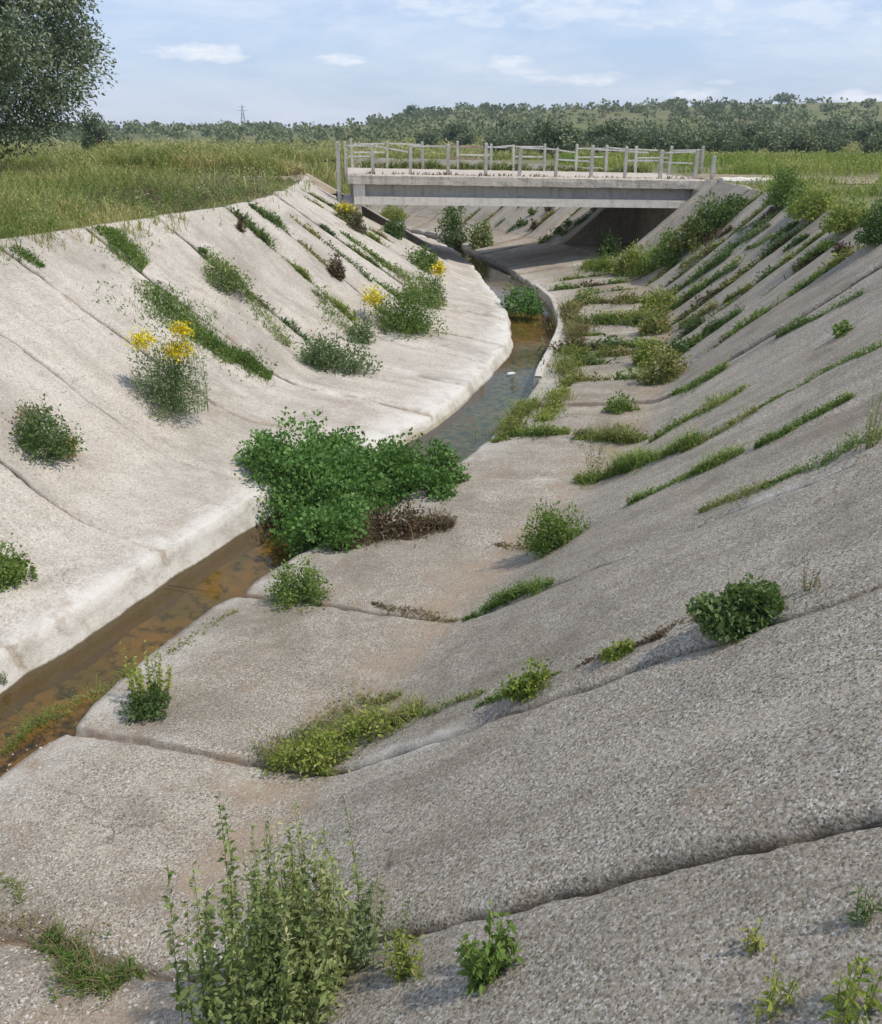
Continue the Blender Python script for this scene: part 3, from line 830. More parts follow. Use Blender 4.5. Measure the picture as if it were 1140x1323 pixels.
# big foreground weed
pr = hit(366, 1278)
weed(366, 1278, 250, 255, 'grey', 'large tall grey green weed with upright spikes in the foreground, lower left of centre', 'weed', 'tall_weed', n=44, ls=.046, per=80, lw=.45, pr=pr, base=.55, lean=.2)
bush(372, 1300, 190, 165, 'grey', 'dense leafy grey green bush around the foot of the tall foreground weed', n=3600, ls=.030, stems=12, aspect=.5)
weed(470, 1240, 130, 130, 'bluegreen', 'loose bluish sprays leaning right beside the big foreground weed', 'weed', 'leafy_weed', n=22, ls=.034, per=42, base=.3)
weed(524, 1262, 52, 95, 'lime', 'slim yellow green weed between the big foreground weed and the smaller green one', 'weed', 'leafy_weed', n=8, ls=.036, per=34)
weed(628, 1262, 90, 105, 'green', 'bright green upright weed at the bottom centre, right of the slim yellow one', 'weed', 'leafy_weed', n=13, ls=.042, per=42, lw=.45)
strip([(55, 1225), (95, 1255), (150, 1272), (185, 1262)], 42, 34, 'green', 'low green grass patch in the joint at the bottom left corner', dens=1.0, mat2='dry')
strip([(0, 1180), (30, 1205), (70, 1222)], 40, 26, 'dry', 'dry brown grass at the left edge of the bottom left joint', 'dry grass', dens=.5)
strip([(0, 1130), (14, 1150), (22, 1175)], 24, 22, 'mixed', 'small yellowish weeds on the left edge above the bottom joint', 'weeds', 'weeds', dens=.5)
weed(968, 1225, 40, 45, 'lime', 'tiny yellow green sprig on the grey slope at the lower right', 'weed', 'thin_weed', n=5, ls=.03, per=14)
weed(990, 1318, 90, 80, 'lime', 'sparse pale sprig leaning left at the bottom edge, lower right', 'weed', 'thin_weed', n=7, ls=.032, per=16, base=.3)
weed(1095, 1316, 80, 105, 'lime', 'sparse pale green sprig at the bottom right corner', 'weed', 'thin_weed', n=8, ls=.032, per=20, base=.3)
weed(1112, 1190, 60, 60, 'bluegreen', 'faint bluish weed on the right edge above the corner sprig', 'weed', 'thin_weed', n=7, ls=.03, per=16)
weed(398, 1270, 130, 285, 'grey', 'tall airy green spikes rising through the middle of the foreground bush', 'weed', 'tall_weed', n=20, ls=.034, per=90, lw=.4, base=.5, lean=.1)
# joint R1
strip([(345, 985), (400, 968), (450, 950), (500, 938), (545, 915)], 72, 32, 'lime', 'wide yellow green weed patch at the foot of the near slope joint', 'weeds', 'weed_patch', dens=.75, mat2='dry', leafy=.6)
bush(415, 985, 120, 56, 'lime', 'leafy yellow green clump in the wide weed patch at the foot of the near joint', 'weed', 'leafy_clump', ls=.03, depth=.6, n=1500)
bush(492, 948, 90, 44, 'lime', 'leafy clump at the right end of the wide weed patch', 'weed', 'leafy_clump', ls=.028, depth=.5, n=900)
strip([(330, 985), (400, 940), (470, 905), (520, 895)], 60, 24, 'mixed', 'thin dry yellowish growth behind the wide weed patch', 'weeds', 'weed_patch', dens=.22, mat2='dry')
strip([(545, 925), (600, 905), (625, 896)], 16, 18, 'mixed', 'sparse weeds in the near joint between the wide patch and the green tuft', 'weeds', 'weed_strip', dens=.5)
bush(688, 892, 84, 38, 'lime', 'bright green low tuft in the near slope joint, halfway up', 'weed', 'leafy_tuft', ls=.03, stems=3, depth=.5)
strip([(615, 915), (650, 900), (725, 868)], 18, 16, 'green', 'thin green fringe below the bright tuft in the near joint', 'weeds', 'weed_strip', dens=.8)
bush(806, 843, 58, 26, 'lime', 'light green low plant in the near joint left of the dark bush', 'weed', 'leafy_tuft', ls=.026, stems=3, depth=.5)
strip([(745, 862), (790, 846), (860, 822)], 14, 13, 'brown', 'brownish weeds in the near joint leading to the dark bush', 'weeds', 'weed_strip', dens=.8)
strip([(840, 825), (880, 806), (915, 800)], 20, 14, 'dry', 'dry brown grass just left of the dark bush on the right slope', 'dry grass', 'dry_grass', dens=.7)
bush(962, 802, 118, 58, 'dark', 'dark green dense bush in the near joint on the right slope', ls=.034, stems=6, depth=.7, n=4200)
weed(1045, 762, 40, 46, 'dry', 'small dry twiggy weed right of the dark bush on the slope', 'weed', 'dry_weed', n=7, ls=.02, per=14)
# joint R2
strip([(598, 803), (650, 782), (715, 752)], 26, 26, 'green', 'green grass strip at the foot of the second joint on the right slope', dens=1.1)
strip([(480, 780), (540, 792), (590, 803)], 14, 14, 'dry', 'dry weeds in the floor joint left of the green grass strip', 'dry grass', 'dry_grass', dens=.7)
strip([(905, 662), (950, 645), (1000, 622)], 22, 22, 'mixed', 'sparse yellowish weeds low in the long dark joint at the right', 'weeds', 'weed_strip', dens=.6)
strip([(985, 632), (1050, 605), (1100, 580), (1140, 562)], 26, 34, 'green', 'dark green weeds running up the joint to the right edge', 'weeds', 'weed_strip', dens=1.1, leafy=.6, taper=False)
weed(1124, 578, 46, 95, 'grey', 'tall grey twiggy weed at the right edge, middle height', 'weed', 'twiggy_weed', n=12, ls=.026, per=26, lw=.4)
# joint R3
bush(716, 708, 84, 70, 'green', 'bright green bush at the foot of the slope, alone in the middle right', ls=.04, stems=8, depth=.7, n=2600, up=1.0, aspect=.4)
strip([(640, 703), (665, 708), (690, 712)], 20, 14, 'dry', 'dry brown weeds left of the lone bright bush', 'dry grass', 'dry_grass', dens=.6)
strip([(812, 652), (870, 626), (915, 604), (962, 584)], 24, 24, 'green', 'long green weed strip in the third joint, its lower half', 'weeds', 'weed_strip', dens=1.0, mat2='lime')
strip([(975, 580), (1035, 548), (1100, 515)], 22, 22, 'green', 'upper green weed strip continuing the third joint towards the right edge', 'weeds', 'weed_strip', dens=1.0)
# joint R4
strip([(745, 622), (790, 615), (850, 592), (895, 575)], 32, 30, 'green', 'thick green weeds at the foot of the fourth joint', 'weeds', 'weed_strip', dens=1.1, mat2='lime')
weed(768, 618, 36, 62, 'dark', 'dark upright weed standing over the slab joint right of the pink floor slab', 'weed', 'leafy_weed', n=9, ls=.04, per=24)
strip([(880, 585), (940, 552), (980, 530)], 20, 22, 'mixed', 'mixed weeds in the middle of the fourth joint', 'weeds', 'weed_strip', dens=.9)
strip([(980, 528), (1040, 495), (1090, 468), (1140, 447)], 12, 14, 'green', 'thin dark green weed line in the joint reaching the right edge above the others', 'weeds', 'weed_strip', dens=1.0, taper=False)
# joint R5 and up
strip([(840, 572), (880, 548), (925, 525), (962, 502)], 26, 26, 'lime', 'bright lime weed strip at the fifth joint of the right slope', 'weeds', 'weed_strip', dens=1.1)
strip([(655, 562), (700, 564), (735, 560)], 30, 30, 'green', 'green weeds on the floor joint by the curved water edge', 'weeds', 'weed_patch', dens=1.0, mat2='lime')
strip([(745, 565), (790, 570), (835, 568)], 30, 26, 'lime', 'yellow green weeds on the same floor joint nearer the slope', 'weeds', 'weed_patch', dens=1.0, mat2='dry')
strip([(868, 512), (900, 496), (938, 476)], 18, 18, 'green', 'short green weed strip at the sixth joint', 'weeds', 'weed_strip', dens=1.1)
bush(802, 530, 38, 26, 'green', 'small green tuft alone on the floor above the lime weeds', 'weed', 'leafy_tuft', ls=.05, stems=2)
weed(775, 468, 34, 34, 'dark', 'small dark weed on the floor between the water curb and the slope', 'weed', 'leafy_weed', n=8, ls=.05, per=20)
bush(858, 492, 58, 44, 'mixed', 'yellowish green bush at the foot of the slope, middle right', ls=.06, stems=5)
bush(840, 470, 44, 36, 'lime', 'pale green bush just left above the yellowish one', ls=.06, stems=4)
bush(872, 462, 36, 30, 'dark', 'small dark bush in the joint behind the yellowish one', ls=.055, stems=3)
strip([(745, 462), (800, 460), (840, 455)], 18, 18, 'mixed', 'weed row across the floor beside the small dark weed', 'weeds', 'weed_row', dens=1.0)
strip([(745, 418), (800, 420), (860, 415)], 22, 22, 'green', 'green weed row across the floor, third below the bridge', 'weeds', 'weed_row', dens=1.1, mat2='mixed')
strip([(752, 390), (800, 392), (850, 388)], 20, 20, 'mixed', 'weed row across the floor, second below the bridge', 'weeds', 'weed_row', dens=1.1, mat2='dry')
bush(760, 392, 36, 24, 'grey', 'grey green clump at the left end of the second weed row', 'weed', 'leafy_tuft', ls=.07, stems=2)
bush(852, 402, 50, 34, 'lime', 'yellow green bush at the foot of the slope above the weed rows', ls=.07, stems=3)
bush(848, 430, 46, 30, 'mixed', 'olive brown bush beside the third weed row', ls=.07, stems=3)
strip([(757, 345), (800, 350), (850, 347)], 26, 26, 'lime', 'bright yellow green growth at the foot of the bridge abutment', 'weeds', 'weed_patch', dens=1.3, mat2='green')
bush(815, 352, 48, 34, 'lime', 'rounded yellow green bush against the foot of the abutment', ls=.085, stems=3)
bush(862, 342, 50, 44, 'green', 'green bush at the right foot of the abutment', ls=.085, stems=3)
bush(898, 320, 54, 44, 'mixed', 'olive green bush on the slope right of the abutment', ls=.085, stems=3)
bush(786, 333, 30, 34, 'dark', 'dark shrub in the shade under the bridge by the abutment', ls=.09, stems=3)
bush(926, 296, 62, 44, 'dark', 'dark green bush below the right end of the bridge girder', ls=.085, stems=3)
bush(948, 275, 36, 24, 'dark', 'small dark bush tucked beside the coping block', ls=.08, stems=2)
# right slope upper strips
for pix, wp_, hp_, mt, lb in [
    ([(883, 372), (915, 350), (945, 328)], 22, 26, 'dark', 'thick dark weed strip high on the far right slope'),
    ([(900, 376), (930, 358), (955, 343)], 14, 18, 'dark', 'second dark weed strip just below the thick one on the far right slope'),
    ([(898, 440), (930, 422), (952, 408)], 18, 24, 'dark', 'broad dark green weed strip midway on the far right slope'),
    ([(1003, 437), (1060, 408), (1114, 380)], 10, 20, 'green', 'long green weed strip alone on the bare upper right slope'),
    ([(934, 393), (955, 382), (972, 372)], 14, 18, 'mixed', 'yellowish weed strip above the broad dark one'),
    ([(995, 314), (1015, 301), (1032, 288)], 14, 18, 'dark', 'dark weed strip near the crest of the right bank'),
    ([(1013, 325), (1030, 316), (1044, 306)], 11, 14, 'dark', 'short dark weed strip below the crest of the right bank'),
    ([(960, 312), (978, 302), (994, 293)], 12, 15, 'bluegreen', 'bluish weed strip on the right slope left of the dark crest strip'),
    ([(955, 299), (970, 292), (984, 286)], 10, 14, 'bluegreen', 'small bluish weed strip below the coping block'),
    ([(984, 284), (996, 278), (1010, 271)], 10, 12, 'brown', 'small brown weed strip right below the coping block'),
    ([(880, 345), (905, 330), (925, 318)], 16, 20, 'mixed', 'olive weeds on the slope joint next to the abutment'),
    ([(870, 398), (890, 385), (912, 372)], 15, 20, 'green', 'green weeds low in the far slope joints above the yellow bush'),
    ([(905, 315), (925, 306), (945, 298)], 14, 18, 'brown', 'brown green weeds under the dark bush by the bridge end'),
    ([(965, 322), (985, 314), (1000, 306)], 9, 11, 'grey', 'faint grey weeds between the crest strips'),
    ([(878, 425), (905, 408), (925, 398)], 14, 18, 'mixed', 'mixed weeds in the joint just above the broad dark strip')]:
    strip(pix, wp_, hp_, mt, lb, 'weeds', 'weed_strip', dens=1.3, leafy=.55)
bush(1092, 430, 28, 18, 'green', 'small lone green tuft on the upper right slope', 'weed', 'leafy_tuft', ls=.05, stems=2)
bush(1092, 328, 34, 26, 'brown', 'dry brown twiggy clump near the top right of the slope', 'weed', 'dry_clump', ls=.05, stems=6, n=240)
def joint_tufts(side, n, yr, qr, seed, label, group, size):
    r = random.Random(seed)
    cvx, sx, nx, ux, jx = (R2c, R2s, Rn, R_up, JR) if side == 'r' else (L2c, L2s, Ln, L_up, JL)
    protos = []
    for k in range(5):
        v_, t_ = bush_leaves(.62, .20, .17, 190, .062, up=.5, aspect=.45, clumps=7)
        b_, q_, t3, tt3 = blades(np.stack([RNG.normal(0, .17, 120), RNG.normal(0, .045, 120), np.full(120, -.02)], 1), RNG.uniform(.08, .26, 120), RNG.uniform(.012, .03, 120), .9, RNG.uniform(0, 1, 120))
        nb_ = len(b_)
        o_ = mesh_obj('weed_tuft', np.vstack([b_, v_]), quads=np.vstack([q_, quads_n(190) + nb_]), tris=t3, mat=MAT[('mixed', 'green', 'dark', 'lime', 'brown')[k]], attrs={'tint': np.concatenate([tt3, t_])})
        tag(o_, label[k], 'weed', group); protos.append([o_, False])
    js = [j for j in jx if yr[0] < np.interp(j, sx, cvx[:, 1]) < yr[1]]
    for i in range(n):
        j = r.choice(js); q = r.uniform(*qr); k = r.choice((0, 0, 1, 2, 2, 3, 4)) if i > 4 else i
        P = np.array([np.interp(j, sx, cvx[:, c_]) for c_ in (0, 1)]); N_ = np.array([np.interp(j, sx, nx[:, c_]) for c_ in (0, 1)]); U_ = np.interp(j, sx, ux)
        xy = P + N_ * U_ * q; z_ = drop(xy[0], xy[1])
        o_ = protos[k][0]
        if protos[k][1]: o_ = o_.copy(); C.objects.link(o_)
        protos[k][1] = True
        o_.location = (xy[0], xy[1], z_); sc_ = size * r.uniform(.55, 1.35); o_.scale = (sc_ * r.uniform(.8, 1.5), sc_, sc_ * r.uniform(.7, 1.2))
        dx = Vector((N_[0], N_[1], -Z_TOE / U_ if q > 0 else 0)).normalized(); dz_ = Vector((0, 0, 1)); dy = dz_.cross(dx).normalized()
        from mathutils import Matrix
        o_.rotation_euler = Matrix((dx, dy, dx.cross(dy))).transposed().to_euler()
tk = ('olive green', 'fresh green', 'dark green', 'yellow green', 'brown dry')
joint_tufts('r', 95, (14.5, 29.5), (.03, .93), 4, [c_ + ' small weed tuft in a seam of the far right slope' for c_ in tk], 'small weed tufts in the seams of the right slope', 1.0)
joint_tufts('r', 34, (15, 30), (-.75, -.05), 5, [c_ + ' small weed tuft in a seam of the floor right of the water curb' for c_ in tk], 'small weed tufts in the floor seams by the water curb', 1.2)
joint_tufts('l', 34, (16.5, 29), (.05, .9), 6, [c_ + ' small weed tuft in a seam of the left slope' for c_ in tk], 'small weed tufts in the seams of the left slope', .9)
joint_tufts('r', 26, (37, 46), (.05, .9), 7, [c_ + ' small weed tuft on the bank seen through the bridge opening' for c_ in tk], 'small weed tufts on the bank beyond the bridge', 1.3)
# beside the curved curb
for pix, mt, lb in [([(640, 572), (670, 545), (692, 520)], 'mixed', 'reddish green weeds along the water edge above the big vine patch'),
                    ([(700, 545), (718, 525), (735, 505)], 'lime', 'lime weeds along the inner curve of the water curb'),
                    ([(735, 500), (742, 470), (744, 445)], 'mixed', 'yellowish weeds lining the curved water curb'),
                    ([(742, 440), (738, 415), (735, 395)], 'dry', 'dry weeds lining the far end of the water curb')]:
    strip(pix, 26, 22, mt, lb, 'weeds', 'weed_strip', dens=.9, mat2='lime', leafy=.5)
# ------- the big vine patch over the water
def vine_patch(blobs, mat, label, name, cat, ls, per):
    ps = [hit(px, py) for px, py, *_ in blobs]
    root = empty(name, tuple(ps[0][0]))
    VV, TT = [], []; nn_ = 0
    for (p, mpp), (px, py, wp_, hp_, dz) in zip(ps, blobs):
        W_, H_ = wp_ * mpp, hp_ * mpp
        n = int(per * wp_ * hp_ / 1000)
        v, t = bush_leaves(W_, W_ * .8, H_, n, ls, up=.9, aspect=.8, clumps=max(8, n // 110))
        v += np.array([p.x, p.y, max(p.z, Z_WATER) + dz]) - np.array(root.location)
        VV.append(v); TT.append(t); nn_ += n
    mesh_obj('foliage', np.vstack(VV), quads=quads_n(nn_), mat=MAT[mat], parent=root, attrs={'tint': np.concatenate(TT)})
    sv, sq, _ = stems_mesh(26, 2.2, 2.0, .5, .008)
    mesh_obj('stems', sv, quads=sq, mat=MAT['bark'], parent=root)
    tag(root, label, cat); return root
vine_patch([(420, 660, 190, 80, 0), (375, 622, 120, 74, 0), (465, 640, 150, 66, 0), (535, 630, 110, 66, 0), (572, 622, 76, 44, 0), (400, 702, 90, 56, 0), (445, 700, 110, 56, 0), (345, 598, 70, 46, 0), (425, 605, 90, 62, 0), (485, 612, 100, 40, 0), (545, 640, 90, 40, 0)],
           'vine', 'big bright green leafy vine patch sprawling over the stream in the middle', 'vine_patch', 'vines', .050, 520)
bush(515, 692, 130, 44, 'brown', 'reddish brown withered bush against the lower right of the vine patch', 'dry bush', 'withered_bush', ls=.04, depth=.4, n=1500)
strip([(440, 712), (480, 690), (530, 684), (585, 682)], 44, 34, 'brown', 'reddish brown withered stems along the lower right of the vine patch', 'dry weeds', 'withered_weeds', dens=1.0, mat2='dry', leafy=.7)
bush(392, 778, 84, 62, 'green', 'round green bush with dry foot between the stream and the floor slabs', ls=.035, stems=8, n=2300, aspect=.5)
weed(192, 905, 78, 88, 'lime', 'light yellow green leafy weed at the stream edge, lower left', 'weed', 'stream_weed', n=18, ls=.036, per=60, lw=.5, base=.3)
bush(196, 918, 60, 40, 'dark', 'dark low growth at the foot of the light weed by the stream', 'weed', 'dark_clump', ls=.03, stems=5, n=900)
strip([(0, 972), (60, 935), (120, 900), (175, 868)], 26, 22, 'mixed', 'mixed water grass along the near edge of the brown stream, far left', 'water grass', 'water_grass', dens=.8, mat2='green')
strip([(215, 845), (260, 815), (310, 790)], 20, 12, 'mixed', 'thin water grass along the stream edge beyond the light weed', 'water grass', 'water_grass', dens=.3)
# ------- left bank
strip([(122, 294), (150, 318), (188, 345)], 58, 15, 'green', 'upper half of the wide green grass band down the left slope', dens=1.3, leafy=.3, lean=.7)
strip([(200, 366), (245, 412), (295, 455), (350, 490)], 62, 15, 'green', 'lower half of the wide green grass band, behind the yellow flowered bush', dens=1.3, leafy=.3, lean=.7)
strip([(18, 318), (36, 332), (56, 345)], 20, 12, 'green', 'short green grass strip at the top of the left slope, far left', dens=1.0)
bush(218, 528, 84, 96, 'bluegreen', 'bush with two heads of yellow flowers on the left slope, the nearest yellow one', ls=.045, n=3000, stems=10, up=.8, aspect=.4,
     flowers=[(198, 438, 42, 26, 260), (242, 450, 50, 26, 320), (250, 425, 34, 22, 200)], name='flowering_bush', cat='flowering bush')
bush(62, 585, 74, 66, 'dark', 'dark bush with a yellowish side in the left slope joint', ls=.04, n=1900, stems=6)
bush(32, 545, 60, 34, 'dry', 'dry brown tuft above the dark bush at the left', 'weed', 'dry_clump', ls=.035, n=420, stems=6)
bush(84, 584, 34, 34, 'mixed', 'small yellow green tuft against the right side of the dark left bush', 'weed', 'leafy_tuft', ls=.035, n=400, stems=3)
bush(8, 750, 62, 58, 'green', 'green bush cut by the left edge, on the floor slab above the stream', ls=.038, n=1600, stems=6)
bush(3, 878, 16, 18, 'bluegreen', 'tiny dark tuft at the left edge by the white stream bank', 'weed', 'leafy_tuft', ls=.02, n=120, stems=2)
bush(292, 372, 66, 46, 'grey', 'pale green bush in the left slope joint right of the grass band', ls=.05, n=1700, stems=5, depth=.7)
strip([(257, 322), (285, 345), (315, 368)], 18, 18, 'green', 'green fringe under the pale bush on the left slope', 'weeds', 'weed_strip', dens=.9)
strip([(320, 380), (345, 410), (372, 448)], 40, 22, 'grey', 'grey weeds in the left slope joint above the dark low bush', 'weeds', 'weed_strip', dens=.4, leafy=.8)
bush(430, 476, 108, 50, 'bluegreen', 'low dark green spreading bush at the foot of the left slope', ls=.055, n=3000, stems=6, depth=.55)
strip([(405, 378), (430, 402), (462, 432)], 34, 20, 'grey', 'grey green weeds in the left joint behind the low spreading bush', 'weeds', 'weed_strip', dens=.7, leafy=.7)
bush(466, 440, 36, 28, 'bluegreen', 'bluish tuft between the low bush and the big shrub at the left toe', 'weed', 'leafy_tuft', ls=.055, stems=3)
bush(528, 428, 92, 74, 'green', 'large shrub with a yellow flower head at the left foot of the slope', ls=.065, n=3200, stems=8, aspect=.45, up=.8,
     flowers=[(484, 383, 40, 26, 240)], name='flowering_bush', cat='flowering bush')
bush(548, 392, 56, 42, 'grey', 'grey green shrub just behind the large yellow flowered one', ls=.065, n=1500, stems=4, flowers=[(567, 348, 24, 18, 150)])
bush(520, 425, 50, 34, 'lime', 'yellow green low clump at the foot of the large shrub', 'weed', 'leafy_tuft', ls=.06, n=700, stems=3)
bush(435, 358, 20, 34, 'brown', 'narrow brown dry weed on the left slope', 'weed', 'dry_weed', ls=.05, stems=4)
bush(312, 298, 13, 20, 'brown', 'tiny brown dry weed near the top of the left slope', 'weed', 'dry_weed', ls=.045, stems=2)
strip([(322, 266), (348, 284), (375, 305)], 13, 12, 'dark', 'dark green strip in the upper left joint near the crest', 'weeds', 'weed_strip', dens=1.2)
strip([(385, 312), (412, 335), (440, 362)], 15, 14, 'mixed', 'olive weeds in the left joint below the dark crest strip', 'weeds', 'weed_strip', dens=.9, mat2='dry')
strip([(400, 300), (440, 330), (480, 365)], 10, 14, 'dark', 'thin dark weeds in the left joint nearest the bridge but two', 'weeds', 'weed_strip', dens=.8)
strip([(440, 300), (470, 322), (505, 350)], 12, 14, 'green', 'green weeds in the left joint nearest the bridge but one', 'weeds', 'weed_strip', dens=.9)
bush(449, 285, 36, 24, 'mixed', 'bush with yellow top just below the left end of the bridge', ls=.07, stems=3, flowers=[(447, 268, 28, 12, 110)], name='flowering_bush', cat='flowering bush')
bush(462, 298, 24, 22, 'brown', 'small brownish bush below the yellow topped one near the bridge', 'weed', 'dry_clump', ls=.07, stems=2)
bush(508, 305, 30, 26, 'dark', 'small dark bush on the left slope under the bridge edge', ls=.075, stems=2)
bush(508, 285, 36, 20, 'lime', 'yellowish bush seen just under the girder at the left', ls=.075, stems=2, lift=0)
bush(545, 345, 44, 28, 'green', 'green bush at the shaded toe of the left slope beside the bridge', ls=.08, stems=3)
strip([(480, 330), (505, 345), (530, 365)], 18, 16, 'grey', 'grey green weeds at the lower left slope behind the large shrub', 'weeds', 'weed_strip', dens=.9, leafy=.8)
# ------- in and beyond the bridge opening
bush(672, 402, 52, 36, 'vine', 'bright green clump growing in the stream before the bridge', 'water plant', 'water_plant', ls=.08, stems=3, n=1300)
bush(588, 318, 44, 60, 'dark', 'dark upright shrub beyond the bridge opening', 'shrub', 'shrub', ls=.10, stems=6, n=1700, depth=.9, clumps=18)
bush(622, 318, 30, 34, 'grey', 'pale shrub beside the dark one beyond the bridge', 'shrub', 'shrub', ls=.10, stems=3)
for k, (x, y, w_, h_, mt, lb) in enumerate([(676, 290, 13, 9, 'dark', 'small dark tuft lowest left on the bank beyond the bridge'), (692, 293, 12, 9, 'brown', 'small brown tuft beside the lowest dark one beyond the bridge'), (688, 277, 14, 8, 'dark', 'small dark tuft just under the girder, left on the far bank'),
                    (711, 272, 14, 8, 'brown', 'small brown tuft just under the girder middle on the far bank'), (732, 292, 13, 9, 'bluegreen', 'bluish tuft on the far bank left of the long joint strip'), (703, 312, 28, 11, 'lime', 'yellow green tuft at the toe of the far bank'), (722, 300, 16, 10, 'green', 'green tuft just above the yellow one on the far bank')]):
    bush(x, y, w_, h_, mt, lb, 'weed', 'leafy_tuft', ls=.10, stems=2, n=150)
strip([(725, 305), (750, 288), (770, 270)], 9, 10, 'green', 'green weed strip in the far bank joint beside the abutment', 'weeds', 'weed_strip', dens=1.2)
# ------- right bank top
for (x, y, w_, h_, mt, lb) in [(1012, 262, 54, 50, 'green', 'rounded green bush on the right bank crest beside the coping block'), (1050, 280, 64, 42, 'lime', 'yellow green bush on the right bank crest, middle one of the row'),
                               (1095, 296, 66, 44, 'lime', 'lower yellow green bush on the right bank crest near the right edge'), (1135, 312, 52, 56, 'dark', 'dark bluish bush at the right edge on the bank crest'), (1034, 272, 40, 30, 'green', 'small green bush squeezed between the crest bushes')]:
    bush(x, y, w_, h_, mt, lb, ls=.055, stems=5)
# ------- litter in the water
m = new_mat('white_plastic'); g = G(m); g.surf(g.mix(g.noise(g.pos(), 30.0), (.75, .78, .75), (.55, .6, .58)), .45, None, .4); MAT['plastic'] = m
p, mpp = hit(661, 484)
th = np.linspace(0, 2 * math.pi, 13)[:-1]; prof_ = [(.0, .0), (.035, .005), (.04, .05), (.04, .15), (.03, .19), (.013, .215), (.013, .235), (0, .236)]
V = [(z * 1.0 - .12, r_ * math.cos(t), r_ * math.sin(t)) for r_, z in prof_ for t in th]
li = np.arange(len(V)).reshape(len(prof_), 12); Q = [(li[i, j], li[i, (j + 1) % 12], li[i + 1, (j + 1) % 12], li[i + 1, j]) for i in range(len(prof_) - 1) for j in range(12)]
o = mesh_obj('plastic_bottle', V, quads=Q, mat=m, smooth=True); o.location = (p.x, p.y, Z_WATER + .02); o.rotation_euler = (0, 0, .5); o.scale = (.9, .9, .9)
tag(o, 'pale plastic bottle floating in the dark part of the stream', 'bottle')
# ------- loose pebbles, lower left slab
r = np.random.default_rng(4)
PV, PQ = [], []
ico = np.array([(1, 0, 0), (0, 1, 0), (-1, 0, 0), (0, -1, 0), (0, 0, 1), (0, 0, -.4)], float)
it = [(0, 1, 4), (1, 2, 4), (2, 3, 4), (3, 0, 4), (1, 0, 5), (2, 1, 5), (3, 2, 5), (0, 3, 5)]
for k in range(520):
    if k % 3: px_, py_ = r.uniform(0, 300), 1323 - 115 * r.uniform(0, 1) ** .8 - .0
    else: px_, py_ = r.uniform(0, 220) * r.uniform(.2, 1), r.uniform(960, 1240)
    p, mpp = hit(px_, py_)
    sz = r.uniform(.004, .013) * (1.5 if r.uniform() < .12 else 1)
    a_ = r.uniform(0, 6.28); R_ = np.array([[math.cos(a_), -math.sin(a_), 0], [math.sin(a_), math.cos(a_), 0], [0, 0, 1]])
    v = (ico * r.uniform(.6, 1.3, (6, 3)) * np.array([1, .8, .55]) * sz) @ R_.T + np.array([p.x, p.y, p.z + sz * .15])
    PQ += [tuple(len(PV) + i for i in t) for t in it]; PV += list(v)
m = new_mat('pale_pebbles'); g = G(m); g.surf(g.mix(g.noise(g.pos(), 25.0), (.42, .38, .33), (.66, .62, .56)), .9, None, .2)
tag(mesh_obj('gravel', np.array(PV), tris=PQ, mat=m), 'pale loose pebbles scattered on the lower left slabs', 'gravel', kind='stuff')

# ------------------------------------------------------------------ bridge
def box_bm(boxes, fn, seg=None, rough=0.0, seed=0):
    """boxes: (x0,x1,y0,y1,z0,z1) in bridge coordinates; long ones are cut along x so edges can wear"""
    V, Q = [], []
    for (x0, x1, y0, y1, z0, z1) in boxes:
        n = max(1, int((x1 - x0) / seg)) if seg else 1
        xs = np.linspace(x0, x1, n + 1)
        b = len(V)
        ring = [(y0, z0), (y1, z0), (y1, z1), (y0, z1)]
        if seg and (z1 - z0) > .2:
            ring = [(y0, z0), (y1, z0), (y1, z1), (y0 + .05, z1), (y0, z1 - .05), (y0, z0 * .5 + z1 * .5)]
        m_ = len(ring)
        for i, x in enumerate(xs):
            for j, (y, z) in enumerate(ring):
                dy = rough * float(vnoise(np.array([x * 3.1 + j * 9]), np.array([z * 5.0 + seed]), seed)[0]) if rough else 0
                dz = rough * float(vnoise(np.array([x * 4.3 + j * 5]), np.array([y * 5.0 + seed]), seed + 2)[0]) if rough else 0
                V.append(fn(x, y + dy, z + dz))
        for i in range(n):
            for j in range(m_):
                k = (j + 1) % m_
                Q.append((b + i * m_ + j, b + (i + 1) * m_ + j, b + (i + 1) * m_ + k, b + i * m_ + k))
        caps = [[b + j for j in range(m_)], [b + n * m_ + j for j in range(m_)][::-1]]
        for cp in caps:
            for j in range(1, m_ - 1, 2) if m_ == 6 else [1]:
                if m_ == 4: Q.append(tuple(cp))
            if m_ == 6:
                Q.append((cp[0], cp[1], cp[2], cp[3])); Q.append((cp[0], cp[3], cp[4], cp[5]))
    return np.array(V, float), np.array(Q)

def old_concrete(name, base, dark, light, sc=1.0):
    m = new_mat(name); g = G(m); p = g.pos()
    a = g.noise(p, 1.6 * sc, 6.0, .65); b = g.noise(p, 11.0 * sc, 5.0, .65)
    st = g.n('ShaderNodeMapping', None, Vector=p); st.inputs['Scale'].default_value = (3.0, 3.0, .35)
    c = g.noise(st.outputs[0], 2.0, 4.0, .6)
    col = g.mix(g.ramp(a, .38, .62), base, light)
    col = g.mix(g.ramp(c, .5, .7, 0, .7), col, dark)
    col = g.mix(g.ramp(b, .55, .75, 0, .7), col, (dark[0] * .55, dark[1] * .55, dark[2] * .55))
    g.surf(col, .92, g.bump(g.math('ADD', a, b), .7, .03), .15); return m
MAT['deck'] = old_concrete('deck_concrete', (.50, .43, .35), (.30, .245, .19), (.58, .51, .42))
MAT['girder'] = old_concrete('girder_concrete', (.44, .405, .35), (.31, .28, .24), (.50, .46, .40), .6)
MAT['flange'] = old_concrete('flange_concrete', (.70, .63, .53), (.52, .455, .37), (.74, .68, .58), .6)
